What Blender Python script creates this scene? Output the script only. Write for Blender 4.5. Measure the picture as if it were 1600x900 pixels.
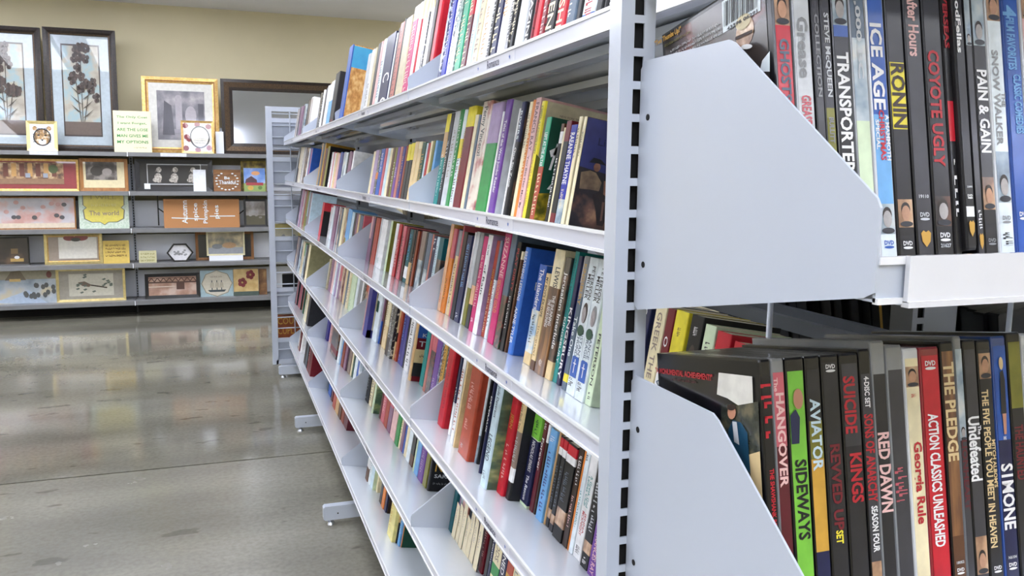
import bpy, math, random, re
from mathutils import Matrix, Vector

# ------------------------------------------------------------------ scene, camera, light
for o in list(bpy.data.objects):
    bpy.data.objects.remove(o)
S = bpy.context.scene
C = S.collection
CAMZ = 1.345                      # lens height above the floor
YAW, PITCH, ROLL, FPX = 0.3411, 0.1383, 0.0102, 1294.6
fw = Vector((math.sin(YAW)*math.cos(PITCH), math.cos(YAW)*math.cos(PITCH), -math.sin(PITCH)))
rt0 = Vector((math.cos(YAW), -math.sin(YAW), 0)); up0 = rt0.cross(fw)
RT = rt0*math.cos(ROLL) + up0*math.sin(ROLL)
UP = -rt0*math.sin(ROLL) + up0*math.cos(ROLL)
FW = fw
cam_d = bpy.data.cameras.new('camera'); cam = bpy.data.objects.new('camera', cam_d); C.objects.link(cam)
cam_d.sensor_width = 36; cam_d.lens = FPX/1600*36; cam_d.clip_start = 0.02; cam_d.clip_end = 100
cam.matrix_world = Matrix(((RT.x, UP.x, -FW.x, 0), (RT.y, UP.y, -FW.y, 0), (RT.z, UP.z, -FW.z, CAMZ), (0, 0, 0, 1)))
S.camera = cam
w = bpy.data.worlds.new('world'); S.world = w; w.use_nodes = True
w.node_tree.nodes['Background'].inputs[0].default_value = (0.8, 0.85, 0.95, 1)
w.node_tree.nodes['Background'].inputs[1].default_value = 0.3
S.view_settings.view_transform = 'Standard'; S.view_settings.look = 'None'
S.view_settings.gamma = 1; S.view_settings.use_curve_mapping = False
S.view_settings.exposure = 0.0
LAMP = 11.6                        # emission of the ceiling panels

rnd = random.Random(7)

# ------------------------------------------------------------------ pixel helpers (1600x900 photo frame)
def proj(p):
    d = Vector(p) - Vector((0, 0, CAMZ)); z = d.dot(FW)
    return 800 + FPX*d.dot(RT)/z, 450 - FPX*d.dot(UP)/z
def ray(u, v): return (RT*(u-800) - UP*(v-450))/FPX + FW
def atY(u, v, Y):
    r = ray(u, v); k = Y/r.y; return Vector((r.x*k, Y, CAMZ + r.z*k))
def bis(f, lo, hi, n=40):
    for _ in range(n):
        m = (lo+hi)/2
        if f(m): lo = m
        else: hi = m
    return (lo+hi)/2

# ------------------------------------------------------------------ colours and materials
def lin(c): return c/12.92 if c <= .04045 else ((c+.055)/1.055)**2.4
def rgb(h):
    h = h.lstrip('#'); return tuple(lin(int(h[i:i+2], 16)/255) for i in (0, 2, 4)) + (1,)
COL = dict(teal='1f8a86', darkteal='145a63', black='16161a', white='e9e9ea', cream='e8dcb6', red='b3202c', darkred='6d1220', maroon='5a1a26',
  crimson='c01f30', green='2f8a45', darkgreen='1c4a3a', emerald='1f9a72', palegreen='cfe0bf', lime='79c043', olive='7c7a30', pink='d8457f', magenta='c2226b', rose='c4606c', salmon='b87062',
  purple='6a3f93', lilac='a58fb5', mauve='86607a', yellow='e9d93a', gold='c89a3e', orange='d9802f', brick='a8452f', rust='8a3c22', brown='5b3a26', darkbrown='33221c', tan='c9a574', beige='cbc0a0',
  peach='e2b48e', grey='8b8d90', lightgrey='c4c8cc', darkgrey='3c3c42', slate='5a6a7c', navy='1c2148', indigo='33307e', blue='2a58ad', royal='1d2a9a', skyblue='6fa9dd', paleblue='c3d9e4', ice='dfe9ee', charcoal='26262b', taupe='8c7b70', pale_pink='e3b9b6', sand='ddc493', midblue='3f74c8', pale_yellow='e4d98e', drab='8d8763')
MC = {}
def mat(name, col, rough=.45, metal=0., coat=0., var=.06, scale=40., bump=0., col2=None, emit=0., spec=.5, stretch=None, sharp=False, ramp=None, trans=0.):
    """Procedural principled material: noise-varied colour, optional second colour, bump and clearcoat."""
    if name in MC: return MC[name]
    m = bpy.data.materials.new(name); m.use_nodes = True; nt = m.node_tree; b = nt.nodes['Principled BSDF']
    c = rgb(col) if isinstance(col, str) else col
    tc = nt.nodes.new('ShaderNodeTexCoord'); mp = nt.nodes.new('ShaderNodeMapping')
    if stretch: mp.inputs['Scale'].default_value = stretch
    nz = nt.nodes.new('ShaderNodeTexNoise'); nz.inputs['Scale'].default_value = scale; nz.inputs['Detail'].default_value = 4
    nt.links.new(tc.outputs['Object'], mp.inputs[0]); nt.links.new(mp.outputs[0], nz.inputs['Vector'])
    r = nt.nodes.new('ShaderNodeValToRGB'); nt.links.new(nz.outputs['Fac'], r.inputs[0])
    if ramp:
        els = r.color_ramp.elements
        while len(els) < len(ramp): els.new(.5)
        for e, (p, h) in zip(els, ramp): e.position = p; e.color = rgb(h)
        if sharp: r.color_ramp.interpolation = 'CONSTANT'
    else:
        c2 = rgb(col2) if col2 else tuple(min(1, x*(1+var)) for x in c[:3]) + (1,)
        c1 = c if col2 else tuple(x*(1-var) for x in c[:3]) + (1,)
        r.color_ramp.elements[0].position = .47 if sharp else .35; r.color_ramp.elements[1].position = .53 if sharp else .65
        r.color_ramp.elements[0].color = c1; r.color_ramp.elements[1].color = c2
    nt.links.new(r.outputs[0], b.inputs['Base Color'])
    b.inputs['Roughness'].default_value = rough; b.inputs['Metallic'].default_value = metal
    b.inputs['Coat Weight'].default_value = coat; b.inputs['Coat Roughness'].default_value = .12
    b.inputs['Specular IOR Level'].default_value = spec
    if trans: b.inputs['Transmission Weight'].default_value = trans; b.inputs['IOR'].default_value = 1.2
    if emit:
        b.inputs['Emission Color'].default_value = c; b.inputs['Emission Strength'].default_value = emit
    if bump:
        bp = nt.nodes.new('ShaderNodeBump'); bp.inputs['Strength'].default_value = bump; bp.inputs['Distance'].default_value = .002
        nt.links.new(nz.outputs['Fac'], bp.inputs['Height']); nt.links.new(bp.outputs[0], b.inputs['Normal'])
    MC[name] = m; return m
def book_mat(n):
    if n in ART: return ART[n]()
    return mat('print_'+n, COL[n], rough=.42, coat=.08, var=.1, scale=60, spec=.25)
def ink(n): return mat('ink_'+n, COL.get(n, n), rough=.45, var=.03)
def R_(*a): return list(a)
ART = {
 'speckle_navy': lambda: mat('print_speckle_navy', '1b2145', ramp=R_((.0,'141833'),(.5,'20285a'),(.62,'b9c0d8')), scale=120, rough=.3, coat=.3),
 'speckle_white': lambda: mat('print_speckle_white', 'e6e6e8', ramp=R_((.0,'e8e8ec'),(.52,'d8dadf'),(.62,'4a4a58')), scale=110, rough=.3, coat=.3),
 'speckle_green': lambda: mat('print_speckle_green', '1c4a3a', ramp=R_((.0,'12382c'),(.5,'24584a'),(.64,'c8d8cc')), scale=130, rough=.3, coat=.3),
 'speckle_black': lambda: mat('print_speckle_black', '16161a', ramp=R_((.0,'0e0e12'),(.54,'1c1c22'),(.64,'c9c4b4')), scale=120, rough=.3, coat=.3),
 'speckle_red': lambda: mat('print_speckle_red', '6d1220', ramp=R_((.0,'6d1220'),(.52,'8a1a2a'),(.62,'2a0f14')), scale=120, rough=.3, coat=.3),
 'floral': lambda: mat('print_floral', 'd9cfc4', ramp=R_((.3,'e9e1d2'),(.52,'dccfc0'),(.62,'bb7a70'),(.72,'80505e')), scale=28, rough=.3, coat=.3),
 'dark_floral': lambda: mat('print_dark_floral', '201a1c', ramp=R_((.3,'121012'),(.5,'241a1c'),(.56,'7a2a30'),(.64,'2c4a34')), scale=60, rough=.3, coat=.3),
 'photo_warm': lambda: mat('print_photo_warm', 'a88a70', ramp=R_((.3,'3a2a24'),(.45,'7d5c48'),(.55,'c09a78'),(.65,'e2cdb0')), scale=25, rough=.3, coat=.3),
 'photo_cool': lambda: mat('print_photo_cool', '8a9aa8', ramp=R_((.3,'39485a'),(.45,'7d92a4'),(.55,'b6c3c9'),(.65,'ddd9cf')), scale=25, rough=.3, coat=.3),
 'photo_dark': lambda: mat('print_photo_dark', '30282a', ramp=R_((.3,'0f0e12'),(.5,'2a2326'),(.6,'6b4a3c'),(.7,'b58a66')), scale=22, rough=.3, coat=.3),
 'landscape': lambda: mat('print_landscape', '6f8a66', ramp=R_((.3,'2e4a38'),(.45,'53735a'),(.55,'8ba06a'),(.66,'c9c7a4')), scale=14, stretch=(1,1,2.5), rough=.3, coat=.3),
 'beach': lambda: mat('print_beach', 'a9c2d6', ramp=R_((.3,'5f8fc4'),(.48,'a9c7e0'),(.58,'e6e3d4'),(.68,'d8c58c')), scale=18, stretch=(1,1,1.5), rough=.3, coat=.3),
 'wood_print': lambda: mat('print_wood', '6b4630', ramp=R_((.3,'3e2416'),(.5,'6b4630'),(.65,'9a6c40')), scale=20, stretch=(4,4,.6), rough=.35, coat=.2),
 'sunset': lambda: mat('print_sunset', 'd99a5a', ramp=R_((.3,'b5563a'),(.45,'d9884a'),(.55,'e8b86a'),(.68,'e6cf9a')), scale=16, rough=.3, coat=.3),
 'osb': lambda: mat('print_osb', 'c78f4a', ramp=R_((.3,'a06a2c'),(.45,'c08642'),(.55,'d7a662'),(.7,'e6c48c')), scale=70, stretch=(1,1,.6), rough=.35, coat=.2),
 'sky_print': lambda: mat('print_sky', '2f8fc4', col2='4fb4dc', scale=8, rough=.3, coat=.3),
}
M_white = mat('white_powder_coat', 'bfc7d5', rough=.28, coat=.5, var=.015, scale=6, bump=.02)
M_spine = mat('grey_spine_steel', '7f838b', rough=.45, var=.03, scale=8)
M_board = mat('glossy_white_shelf', 'e0e6ef', rough=.25, coat=1., var=.012, scale=6)
M_board.node_tree.nodes['Principled BSDF'].inputs['Coat Roughness'].default_value = .04
M_lip = mat('white_shelf_lip', 'cdd0de', rough=.3, coat=.4, var=.015, scale=8)
M_rim = mat('white_rim', 'eef0f5', rough=.25, coat=.4, var=.01)
M_steelgrey = mat('grey_steel', '6e7074', rough=.4, metal=.15, var=.05, scale=20)
M_dark = mat('dark_void', '0a0a0c', rough=.8, var=.1)
M_paper = mat('page_paper', 'd9cfb4', rough=.8, var=.08, scale=300, stretch=(1, .05, .05), bump=.3)
M_chrome = mat('zinc_pad', 'a8abb0', rough=.25, metal=.9)
M_black = mat('black_plastic', '0c0c10', rough=.3, coat=.4, var=.12, scale=30, spec=.35)
M_clearfilm = mat('clear_sleeve_edge', 'b9bcc2', rough=.12, coat=.8, var=.05)
M_shelfgrey = mat('wall_shelf_grey', '77787a', rough=.45, var=.05, scale=15)
M_panelwhite = mat('white_back_board', 'e8ecf4', rough=.5, var=.02, scale=6)

# ------------------------------------------------------------------ mesh helpers
def mesh(name, V, F, mats, idx=None, smooth=False):
    me = bpy.data.meshes.new(name); me.from_pydata([tuple(v) for v in V], [], F)
    for m in (mats if isinstance(mats, (list, tuple)) else [mats]): me.materials.append(m)
    if idx: me.polygons.foreach_set('material_index', idx)
    if smooth: me.polygons.foreach_set('use_smooth', [True]*len(F))
    me.update(); return me
def obj(name, me, parent=None, mw=None):
    o = bpy.data.objects.new(name, me); C.objects.link(o)
    if mw is not None: o.matrix_world = mw
    if parent: o.parent = parent
    return o
def empty(name, mw, label, cat, group=None):
    o = bpy.data.objects.new(name, None); C.objects.link(o); o.empty_display_size = .05
    o.matrix_world = mw if isinstance(mw, Matrix) else Matrix.Translation(mw)
    return tag(o, label, cat, group)
def tag(o, label=None, cat=None, group=None, kind=None):
    if label: o['label'] = label
    if cat: o['category'] = cat
    if group: o['group'] = group
    if kind: o['kind'] = kind
    return o
class B:
    """Collects boxes / prisms / tubes into one mesh."""
    def __init__(s): s.V = []; s.F = []; s.I = []
    def box(s, x0, x1, y0, y1, z0, z1, i=0):
        n = len(s.V)
        s.V += [(x, y, z) for z in (z0, z1) for y in (y0, y1) for x in (x0, x1)]
        s.F += [tuple(n+k for k in f) for f in ((0,2,3,1),(4,5,7,6),(0,1,5,4),(2,6,7,3),(0,4,6,2),(1,3,7,5))]; s.I += [i]*6; return s
    def bbox(s, x0, x1, y0, y1, z0, z1, b=.002, i=0):
        """chamfered box (all vertical-ish edges cut): prism with octagon outline in the two larger axes"""
        d = sorted(((x1-x0, 0), (y1-y0, 1), (z1-z0, 2)))
        ax = d[0][1]; lo = (x0, y0, z0); hi = (x1, y1, z1); a, c = [k for k in range(3) if k != ax]
        b = min(b, (hi[a]-lo[a])*.4, (hi[c]-lo[c])*.4)
        out = [(lo[a]+b, lo[c]), (hi[a]-b, lo[c]), (hi[a], lo[c]+b), (hi[a], hi[c]-b), (hi[a]-b, hi[c]), (lo[a]+b, hi[c]), (lo[a], hi[c]-b), (lo[a], lo[c]+b)]
        return s.prism(out, ax, lo[ax], hi[ax], i)
    def prism(s, out, ax, t0, t1, i=0):
        n = len(s.V); m = len(out)
        a, c = [k for k in range(3) if k != ax]
        for t in (t0, t1):
            for p in out:
                v = [0, 0, 0]; v[ax] = t; v[a] = p[0]; v[c] = p[1]; s.V.append(tuple(v))
        s.F += [tuple(range(n, n+m))[::-1], tuple(range(n+m, n+2*m))]; s.I += [i, i]
        for k in range(m):
            s.F.append((n+k, n+(k+1) % m, n+m+(k+1) % m, n+m+k)); s.I.append(i)
        return s
    def tube(s, p0, p1, r, n=8, i=0, r2=None):
        p0, p1 = Vector(p0), Vector(p1); d = (p1-p0).normalized(); a = d.orthogonal().normalized(); b = d.cross(a); k0 = len(s.V); r2 = r if r2 is None else r2
        for p, rr in ((p0, r), (p1, r2)):
            for k in range(n):
                t = 2*math.pi*k/n; s.V.append(tuple(p + a*math.cos(t)*rr + b*math.sin(t)*rr))
        for k in range(n): s.F.append((k0+k, k0+(k+1) % n, k0+n+(k+1) % n, k0+n+k)); s.I.append(i)
        s.F += [tuple(range(k0, k0+n))[::-1], tuple(range(k0+n, k0+2*n))]; s.I += [i, i]; return s
    def poly(s, pts, i=0):
        n = len(s.V); s.V += [tuple(p) for p in pts]; s.F.append(tuple(range(n, n+len(pts)))); s.I.append(i); return s
    def me(s, name, mats, smooth=False): return mesh(name, s.V, s.F, mats, s.I, smooth)
def add(name, b, mats, parent=None, mw=None, smooth=False): return obj(name, b.me(name, mats, smooth), parent, mw)

TXT = {}
BOLD = [.012]
def text_geo(s):
    """Outline of a line of lettering as (verts, faces) normalised to height ~1."""
    key = (s, BOLD[0])
    if key in TXT: return TXT[key]
    cu = bpy.data.curves.new('lettering', 'FONT'); cu.body = s; cu.size = 1; cu.resolution_u = 2; cu.offset = BOLD[0]
    o = bpy.data.objects.new('lettering_tmp', cu); me = bpy.data.meshes.new_from_object(o)
    V = [tuple(v.co) for v in me.vertices]; F = [tuple(p.vertices) for p in me.polygons]
    bpy.data.objects.remove(o); bpy.data.curves.remove(cu); bpy.data.meshes.remove(me)
    if V:
        x0 = min(v[0] for v in V); x1 = max(v[0] for v in V); y0 = min(v[1] for v in V); y1 = max(v[1] for v in V)
        V = [((v[0]-x0)/(x1-x0), (v[1]-y0)/(y1-y0)) for v in V]; asp = (x1-x0)/(y1-y0)
    else: asp = 1
    TXT[key] = (V, F, asp); return TXT[key]
def scribble(n, r):
    """Unreadable small print: a row of short strokes in a unit box."""
    V = []; F = []; x = 0
    while x < n:
        ww = r.uniform(.35, .9); h0 = r.choice((0, 0, .25)); h1 = r.choice((.7, 1, 1))
        k = len(V); V += [(x/n, h0), (min(1, (x+ww)/n), h0), (min(1, (x+ww)/n), h0+.28), (x/n, h0+.28)]; F.append((k, k+1, k+2, k+3))
        k = len(V); V += [(x/n, h0), (min(1, (x+.3)/n), h0), (min(1, (x+.3)/n), h1), (x/n, h1)]; F.append((k, k+1, k+2, k+3))
        x += ww + r.choice((.25, .3, .9))
    return V, F, n*.45
def lettering(s, O, ex, ey, L, H, fit=True, nudge=None):
    """Lay a text along ex (length L) with letter height H along ey, centred on O; returns verts, faces."""
    V, F, asp = scribble(int(s[1:] or 9)*1.6, rnd) if s.startswith('~') else text_geo(s)
    if not V: return [], []
    l = min(L, asp*H*1.5) if fit else L; h = H if l/asp/H < 2.2 else l/asp/2.2
    h = min(h, H)
    return [tuple(O + ex*((x-.5)*l) + ey*((y-.5)*h)) for x, y in V], F

# ------------------------------------------------------------------ books
ALPHA = math.radians(10)          # shelves slope back by ten degrees
ca, sa = math.cos(ALPHA), math.sin(ALPHA)
XF = 0.4135                       # front lip of the romance shelves
JY = [0.6494, 1.8694, 3.0894, 4.3094, 5.5294]     # bay joints along the gondola
ZS = [CAMZ+z for z in (0.1807, -0.0650, -0.3092, -0.5781, -0.8475, -1.1161)]
def gp(row, Y, sb, h): return Vector((XF + sb*ca + h*sa, Y, ZS[row-1] - sb*sa + h*ca))
def frameL(p): return Matrix(((0, ca, sa, p.x), (-1, 0, 0, p.y), (0, -sa, ca, p.z), (0, 0, 0, 1)))
ORD = 'first second third fourth fifth sixth seventh eighth ninth tenth eleventh twelfth thirteenth fourteenth fifteenth sixteenth seventeenth eighteenth nineteenth twentieth twenty-first twenty-second twenty-third twenty-fourth twenty-fifth twenty-sixth twenty-seventh twenty-eighth twenty-ninth thirtieth thirty-first thirty-second thirty-third thirty-fourth thirty-fifth thirty-sixth thirty-seventh thirty-eighth thirty-ninth fortieth'.split()
NICE = dict(speckle_navy='navy speckled', speckle_white='white speckled', speckle_green='green speckled', speckle_black='black speckled', speckle_red='red speckled', floral='cream floral', dark_floral='dark floral', photo_warm='warm photo-print', photo_cool='cool photo-print', photo_dark='dark photo-print', landscape='green landscape', beach='beach scene', wood_print='brown woodgrain', sunset='orange sunset', osb='wood-chip', sky_print='blue sky', darkteal='dark teal', darkred='dark red', darkgreen='dark green', palegreen='pale green', darkbrown='dark brown', lightgrey='light grey', darkgrey='dark grey', paleblue='pale blue', ice='ice white', skyblue='sky blue', pale_pink='pale pink', salmon='salmon pink')
ORD += ['forty-' + w for w in ORD[:9]] + ['fiftieth'] + ['fifty-' + w for w in ORD[:9]] + ['sixtieth'] + ['sixty-' + w for w in ORD[:9]]
def nice(c): return NICE.get(c, c.replace('_', ' '))

def book_parts(root, t, d, h, spine, side, bands, titles, hard, small=False):
    """cover (spine + boards), page_block and lettering of one book; x = thickness, y = depth, z = height"""
    th = .0018 if hard else .0006
    th = min(th, t*.18)
    r = min(t*.35, .004 if hard else .0012)
    # outline of the cover: a U, spine at y=0
    outer = [(0, d), (0, r), (r*.35, r*.3), (r, 0), (t-r, 0), (t-r*.35, r*.3), (t, r), (t, d)]
    inner = [(t-th, d), (t-th, max(r, th)), (th, max(r, th)), (th, d)]
    prof = outer + inner; m = len(prof)
    names = [spine, side] + [b[2] for b in bands]
    uniq = list(dict.fromkeys(names)); mats = [book_mat(n) for n in uniq]
    cuts = sorted({0., 1.} | {b[0] for b in bands} | {b[1] for b in bands})
    V = []; F = []; I = []
    for c in cuts:
        z = h*(1-c); V += [(x, y, z) for x, y in prof]
    for k in range(len(cuts)-1):
        mid = (cuts[k]+cuts[k+1])/2
        bc = next((b[2] for b in bands if b[0] <= mid <= b[1]), None)
        for j in range(m):
            j2 = (j+1) % m; F.append((k*m+j, k*m+j2, (k+1)*m+j2, (k+1)*m+j))
            is_side = j in (0, 6, 7, 8, 9, 10, 11)
            col = bc if (bc and (not is_side or side == spine)) else (side if is_side else spine)
            I.append(uniq.index(col))
    F.append(tuple(range(m))[::-1]); I.append(uniq.index(spine))
    b0 = (len(cuts)-1)*m; F.append(tuple(range(b0, b0+m))); I.append(uniq.index(spine))
    cv = obj('cover', mesh('cover', V, F, mats, I), root)
    g = .003 if hard else .0008
    b = B().box(th*1.1, t-th*1.1, max(r, th)*1.1, d-g, g, h-g*.8)
    add('page_block', b, M_paper, root)
    for (s, z0, z1, xc, hf, c) in titles:
        V, F = lettering(s, Vector((t*xc, -.0004, h*(1-(z0+z1)/2))), Vector((0, 0, -1)), Vector((1, 0, 0)), h*(z1-z0), t*hf)
        if V: obj('spine_title', mesh('spine_title', V, F, ink(c)), root)
    return cv

class Heap:
    """Far books that nobody could pick apart, joined into one object."""
    def __init__(s): s.V = []; s.F = []; s.I = []; s.m = []
    def mi(s, m):
        if m not in s.m: s.m.append(m)
        return s.m.index(m)
    def book(s, mw, t, d, h, col):
        c, p = s.mi(book_mat(col)), s.mi(M_paper)
        for (x0, x1, y0, y1, z0, z1, i) in ((0, t, 0, .001, 0, h, c), (0, .0006, .001, d, 0, h, c), (t-.0006, t, .001, d, 0, h, c), (.0007, t-.0007, .001, d-.001, .001, h-.001, p)):
            n = len(s.V); s.V += [tuple(mw @ Vector((x, y, z))) for z in (z0, z1) for y in (y0, y1) for x in (x0, x1)]
            s.F += [tuple(n+k for k in f) for f in ((0,2,3,1),(4,5,7,6),(0,1,5,4),(2,6,7,3),(0,4,6,2),(1,3,7,5))]; s.I += [i]*6
HEAP = Heap()
def parse(line):
    f = (line.split(';') + ['', ''])[:3]
    a = f[0].split(); u0, u1, vb, vt = (float(x) for x in a[:4]); kind = a[4]; cols = a[5].split(',')
    bands = []
    for x in f[1].split(',') if f[1].strip() else []:
        r, c = x.strip().split(':'); z0, z1 = r.split('-'); bands.append((float(z0), float(z1), c))
    tl = []
    for x in f[2].split('/') if f[2].strip() else []:
        p = x.strip().split('@'); z0, z1 = p[1].split('-'); tl.append((p[0], float(z0), float(z1), float(p[2]), float(p[3]), p[4]))
    return u0, u1, vb, vt, kind, cols, bands, tl
BOOKS = {}
def solveY(row, u, sb, h): return bis(lambda y: proj(gp(row, y, sb, h))[0] > u, .5, 7)
def shelf_row(row, bay, text, ymax=None, ymin=None):
    """Books of one bay of one shelf; each line: u0 u1 (spine edges in the photo), base v or setback, top v or height, kind, colours ; bands ; titles"""
    bayn = {0: 'nearest bay', 1: 'second bay', 2: 'third bay', 3: 'farthest bay'}[bay]
    far, near = JY[bay+1]-.008, JY[bay]+.008
    prev = far if ymax is None else ymax
    n = sum(1 for k in BOOKS if k[0] == row and k[1] == bay)
    for line in text.strip().splitlines():
        u0, u1, vb, vt, kind, cols, bands, tl = parse(line)
        topref = kind.endswith('t'); kind = kind[0]
        hh = vt if vt < 1 else .19
        if vb < 1: sb = vb
        else:
            def base_v(s):
                y = solveY(row, u0, s, 0); return proj(gp(row, y, s, 0))[1]
            sb = bis(lambda s: base_v(s) > vb, .004, .13, 26)
        y0 = solveY(row, u0, sb, hh if topref else 0); y1 = solveY(row, u1, sb, hh if topref else 0)
        y0 = min(y0, prev-.0004); y1 = min(y1, y0-.006)
        if y1 < near: y1 = near
        if y0-y1 < .004: continue
        if vt >= 1: hh = bis(lambda h: proj(gp(row, y0, sb, h))[1] > vt, .1, .3, 26)
        hh = min(hh, .262)
        prev = y1
        spine = cols[0]; side = cols[1] if len(cols) > 1 else spine
        nn = max(1, round((y0-y1)/.036)) if (y0-y1 > .056 and kind == 'p' and side == spine) else 1
        for k in range(nn):                       # a blurred strip in the distance holds several thin books
            ya = y0-(y0-y1)*k/nn; t = (y0-y1)/nn-.0003
            sp, bd, tt, h2 = spine, bands, tl, hh
            if k:
                sp = spine if k == nn-1 else rnd.choice([spine, spine, 'cream', 'taupe', 'mauve', 'slate', 'photo_warm', 'lightgrey', 'charcoal', 'rose', 'photo_cool'])
                bd = bands if sp == spine and rnd.random() < .5 else []; tt = []; h2 = hh-rnd.uniform(0, .006)
            sd = side if not k else sp
            d = min(h2*(.62 if h2 < .18 else .66), .212-sb)
            word = {'p': 'paperback', 'h': 'hardback', 'm': 'paperback'}[kind]
            cdesc = nice(sp) + ((' and ' + nice(sd)) if sd != sp else (' and ' + nice(bd[0][2]) if bd and bd[0][2] != sp else ''))
            lab = f'{cdesc} {word}, {ORD[n]} from divider, {ORD[row-1]} shelf down, {bayn}'
            if k and not (bay == 1 and k == 1):
                HEAP.book(frameL(gp(row, ya, sb, 0.0006)), t, d, h2, sp); continue
            root = empty(word+'_book', frameL(gp(row, ya, sb, 0.0006)), lab, 'book', f'books on {ORD[row-1]} shelf, {bayn}')
            book_parts(root, t, d, h2, sp, sd, bd, tt, kind == 'h')
            BOOKS[(row, bay, n)] = (root, t, d, h2); n += 1

# ------------------------------------------------------------------ room shell
M_wall = mat('cream_wall_paint', 'd4caa8', rough=.75, var=.02, scale=3, bump=.03)
M_ceil = mat('ceiling_paint', 'e9eaf2', rough=.8, var=.02, scale=2)
M_floor = None
def concrete(name, r0, r1):
    m = bpy.data.materials.new(name); m.use_nodes = True; nt = m.node_tree; b = nt.nodes['Principled BSDF']; L = nt.links.new
    g = nt.nodes.new('ShaderNodeNewGeometry')
    def nz(sc, det, stretch=(1, 1, 1)):
        mp = nt.nodes.new('ShaderNodeMapping'); mp.inputs['Scale'].default_value = stretch; L(g.outputs['Position'], mp.inputs[0])
        n = nt.nodes.new('ShaderNodeTexNoise'); n.inputs['Scale'].default_value = sc; n.inputs['Detail'].default_value = det; L(mp.outputs[0], n.inputs['Vector']); return n
    a = nz(1.6, 6, (.6, 1.6, 1)); c = nz(55, 8); d = nz(3.2, 5)
    r = nt.nodes.new('ShaderNodeValToRGB'); r.color_ramp.elements[0].position = .3; r.color_ramp.elements[0].color = rgb('6d6b61'); r.color_ramp.elements[1].position = .7; r.color_ramp.elements[1].color = rgb('8d8a7e')
    L(a.outputs['Fac'], r.inputs[0])
    r2 = nt.nodes.new('ShaderNodeValToRGB'); r2.color_ramp.elements[0].position = .3; r2.color_ramp.elements[0].color = (.8, .8, .78, 1); r2.color_ramp.elements[1].position = .62; r2.color_ramp.elements[1].color = (1, 1, 1, 1)
    L(c.outputs['Fac'], r2.inputs[0])
    mx = nt.nodes.new('ShaderNodeMix'); mx.data_type = 'RGBA'; mx.blend_type = 'MULTIPLY'; mx.inputs['Factor'].default_value = 1
    L(r.outputs[0], mx.inputs[6]); L(r2.outputs[0], mx.inputs[7])
    st = nt.nodes.new('ShaderNodeValToRGB'); st.color_ramp.elements[0].position = .66; st.color_ramp.elements[0].color = (1, 1, 1, 1); st.color_ramp.elements[1].position = .68; st.color_ramp.elements[1].color = (.62, .62, .6, 1)
    L(nz(5.5, 3, (.7, 1.8, 1)).outputs['Fac'], st.inputs[0])
    m2 = nt.nodes.new('ShaderNodeMix'); m2.data_type = 'RGBA'; m2.blend_type = 'MULTIPLY'; m2.inputs['Factor'].default_value = 1
    L(mx.outputs[2], m2.inputs[6]); L(st.outputs[0], m2.inputs[7]); L(m2.outputs[2], b.inputs['Base Color'])
    rr = nt.nodes.new('ShaderNodeMapRange'); rr.inputs[3].default_value = r0; rr.inputs[4].default_value = r1; L(d.outputs['Fac'], rr.inputs[0]); L(rr.outputs[0], b.inputs['Roughness'])
    b.inputs['Specular IOR Level'].default_value = .55
    bp = nt.nodes.new('ShaderNodeBump'); bp.inputs['Strength'].default_value = .012; bp.inputs['Distance'].default_value = .004; L(d.outputs['Fac'], bp.inputs['Height']); L(bp.outputs[0], b.inputs['Normal'])
    return m
M_floor = concrete('ground_concrete', .14, .34); M_floor2 = concrete('polished_concrete', .05, .13)
RX0, RX1, RY0, RY1, RH = -7.0, 6.5, -4.0, 8.8, 2.885
fl = add('floor', B().box(RX0, RX1, RY0, RY1, -.06, -.012), mat('joint_filler', '2c2b28', rough=.9)); tag(fl, 'polished grey concrete floor with saw-cut joint', None, None, 'structure')
for y0, y1 in ((RY0, -.6), (-.594, 3.924), (3.936, 8.454), (8.46, RY1)):
    add('floor_slab', B().box(RX0, RX1, y0, y1, -.0115, 0), M_floor2 if y0 > 3 else M_floor, fl)
for nm, b in (('wall_back', B().box(RX0, RX1, RY1, RY1+.1, 0, RH)), ('wall_left', B().box(RX0-.1, RX0, RY0, RY1, 0, RH)),
              ('wall_right', B().box(RX1, RX1+.1, RY0, RY1, 0, RH)), ('wall_front', B().box(RX0, RX1, RY0-.1, RY0, 0, RH))):
    tag(add(nm, b, M_wall), 'cream painted store wall', None, None, 'structure')
ce = tag(add('ceiling', B().box(RX0, RX1, RY0, RY1, RH, RH+.1), M_ceil), 'pale grey store ceiling', None, None, 'structure')
M_lamp = mat('lamp_diffuser', 'f4f7ff', rough=.6, emit=LAMP, var=0)
M_lampframe = mat('lamp_frame', 'e4e4e6', rough=.4)
lamp_names = {}
k = 0
for iy, y in enumerate((-2.8, -.9, 1.3, 3.9, 7.0)):  # unseen panels; second row added to brighten the near post front
    for ix, x in enumerate((-4.8, -2.9, -.1, 2.6, 5.0) if iy < 4 else (-5.4, -4.5, -3.6, -2.7, -1.8, -.9, 0.0, 2.6, 3.5, 4.4, 5.3)):  # last row packed with extra panels added to brighten the back wall
        e = empty('ceiling_light', (x, y, RH), f'white rectangular ceiling light panel, {ORD[iy]} row from the camera, {ORD[ix]} across', 'light', 'ceiling light panels')
        dz = 0 if iy < 4 else .118
        add('diffuser', B().box(-.28, .28, -.58, .58, -.205+dz, -.165+dz), M_lamp, e)  # hung low and glowing on every face to brighten the ceiling
        f = B()
        for q in ((-.30, -.281, -.60, .60), (.281, .30, -.60, .60), (-.281, .281, -.60, -.581), (-.281, .281, .581, .60)): f.box(q[0], q[1], q[2], q[3], -.21+dz, -.16+dz)
        add('frame', f, M_lampframe, e)
        for yy in (-.59, .59): add('hanger', B().tube((0, yy, -.16+dz), (0, yy, -.0005), .004, 6), M_lampframe, e)

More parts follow.
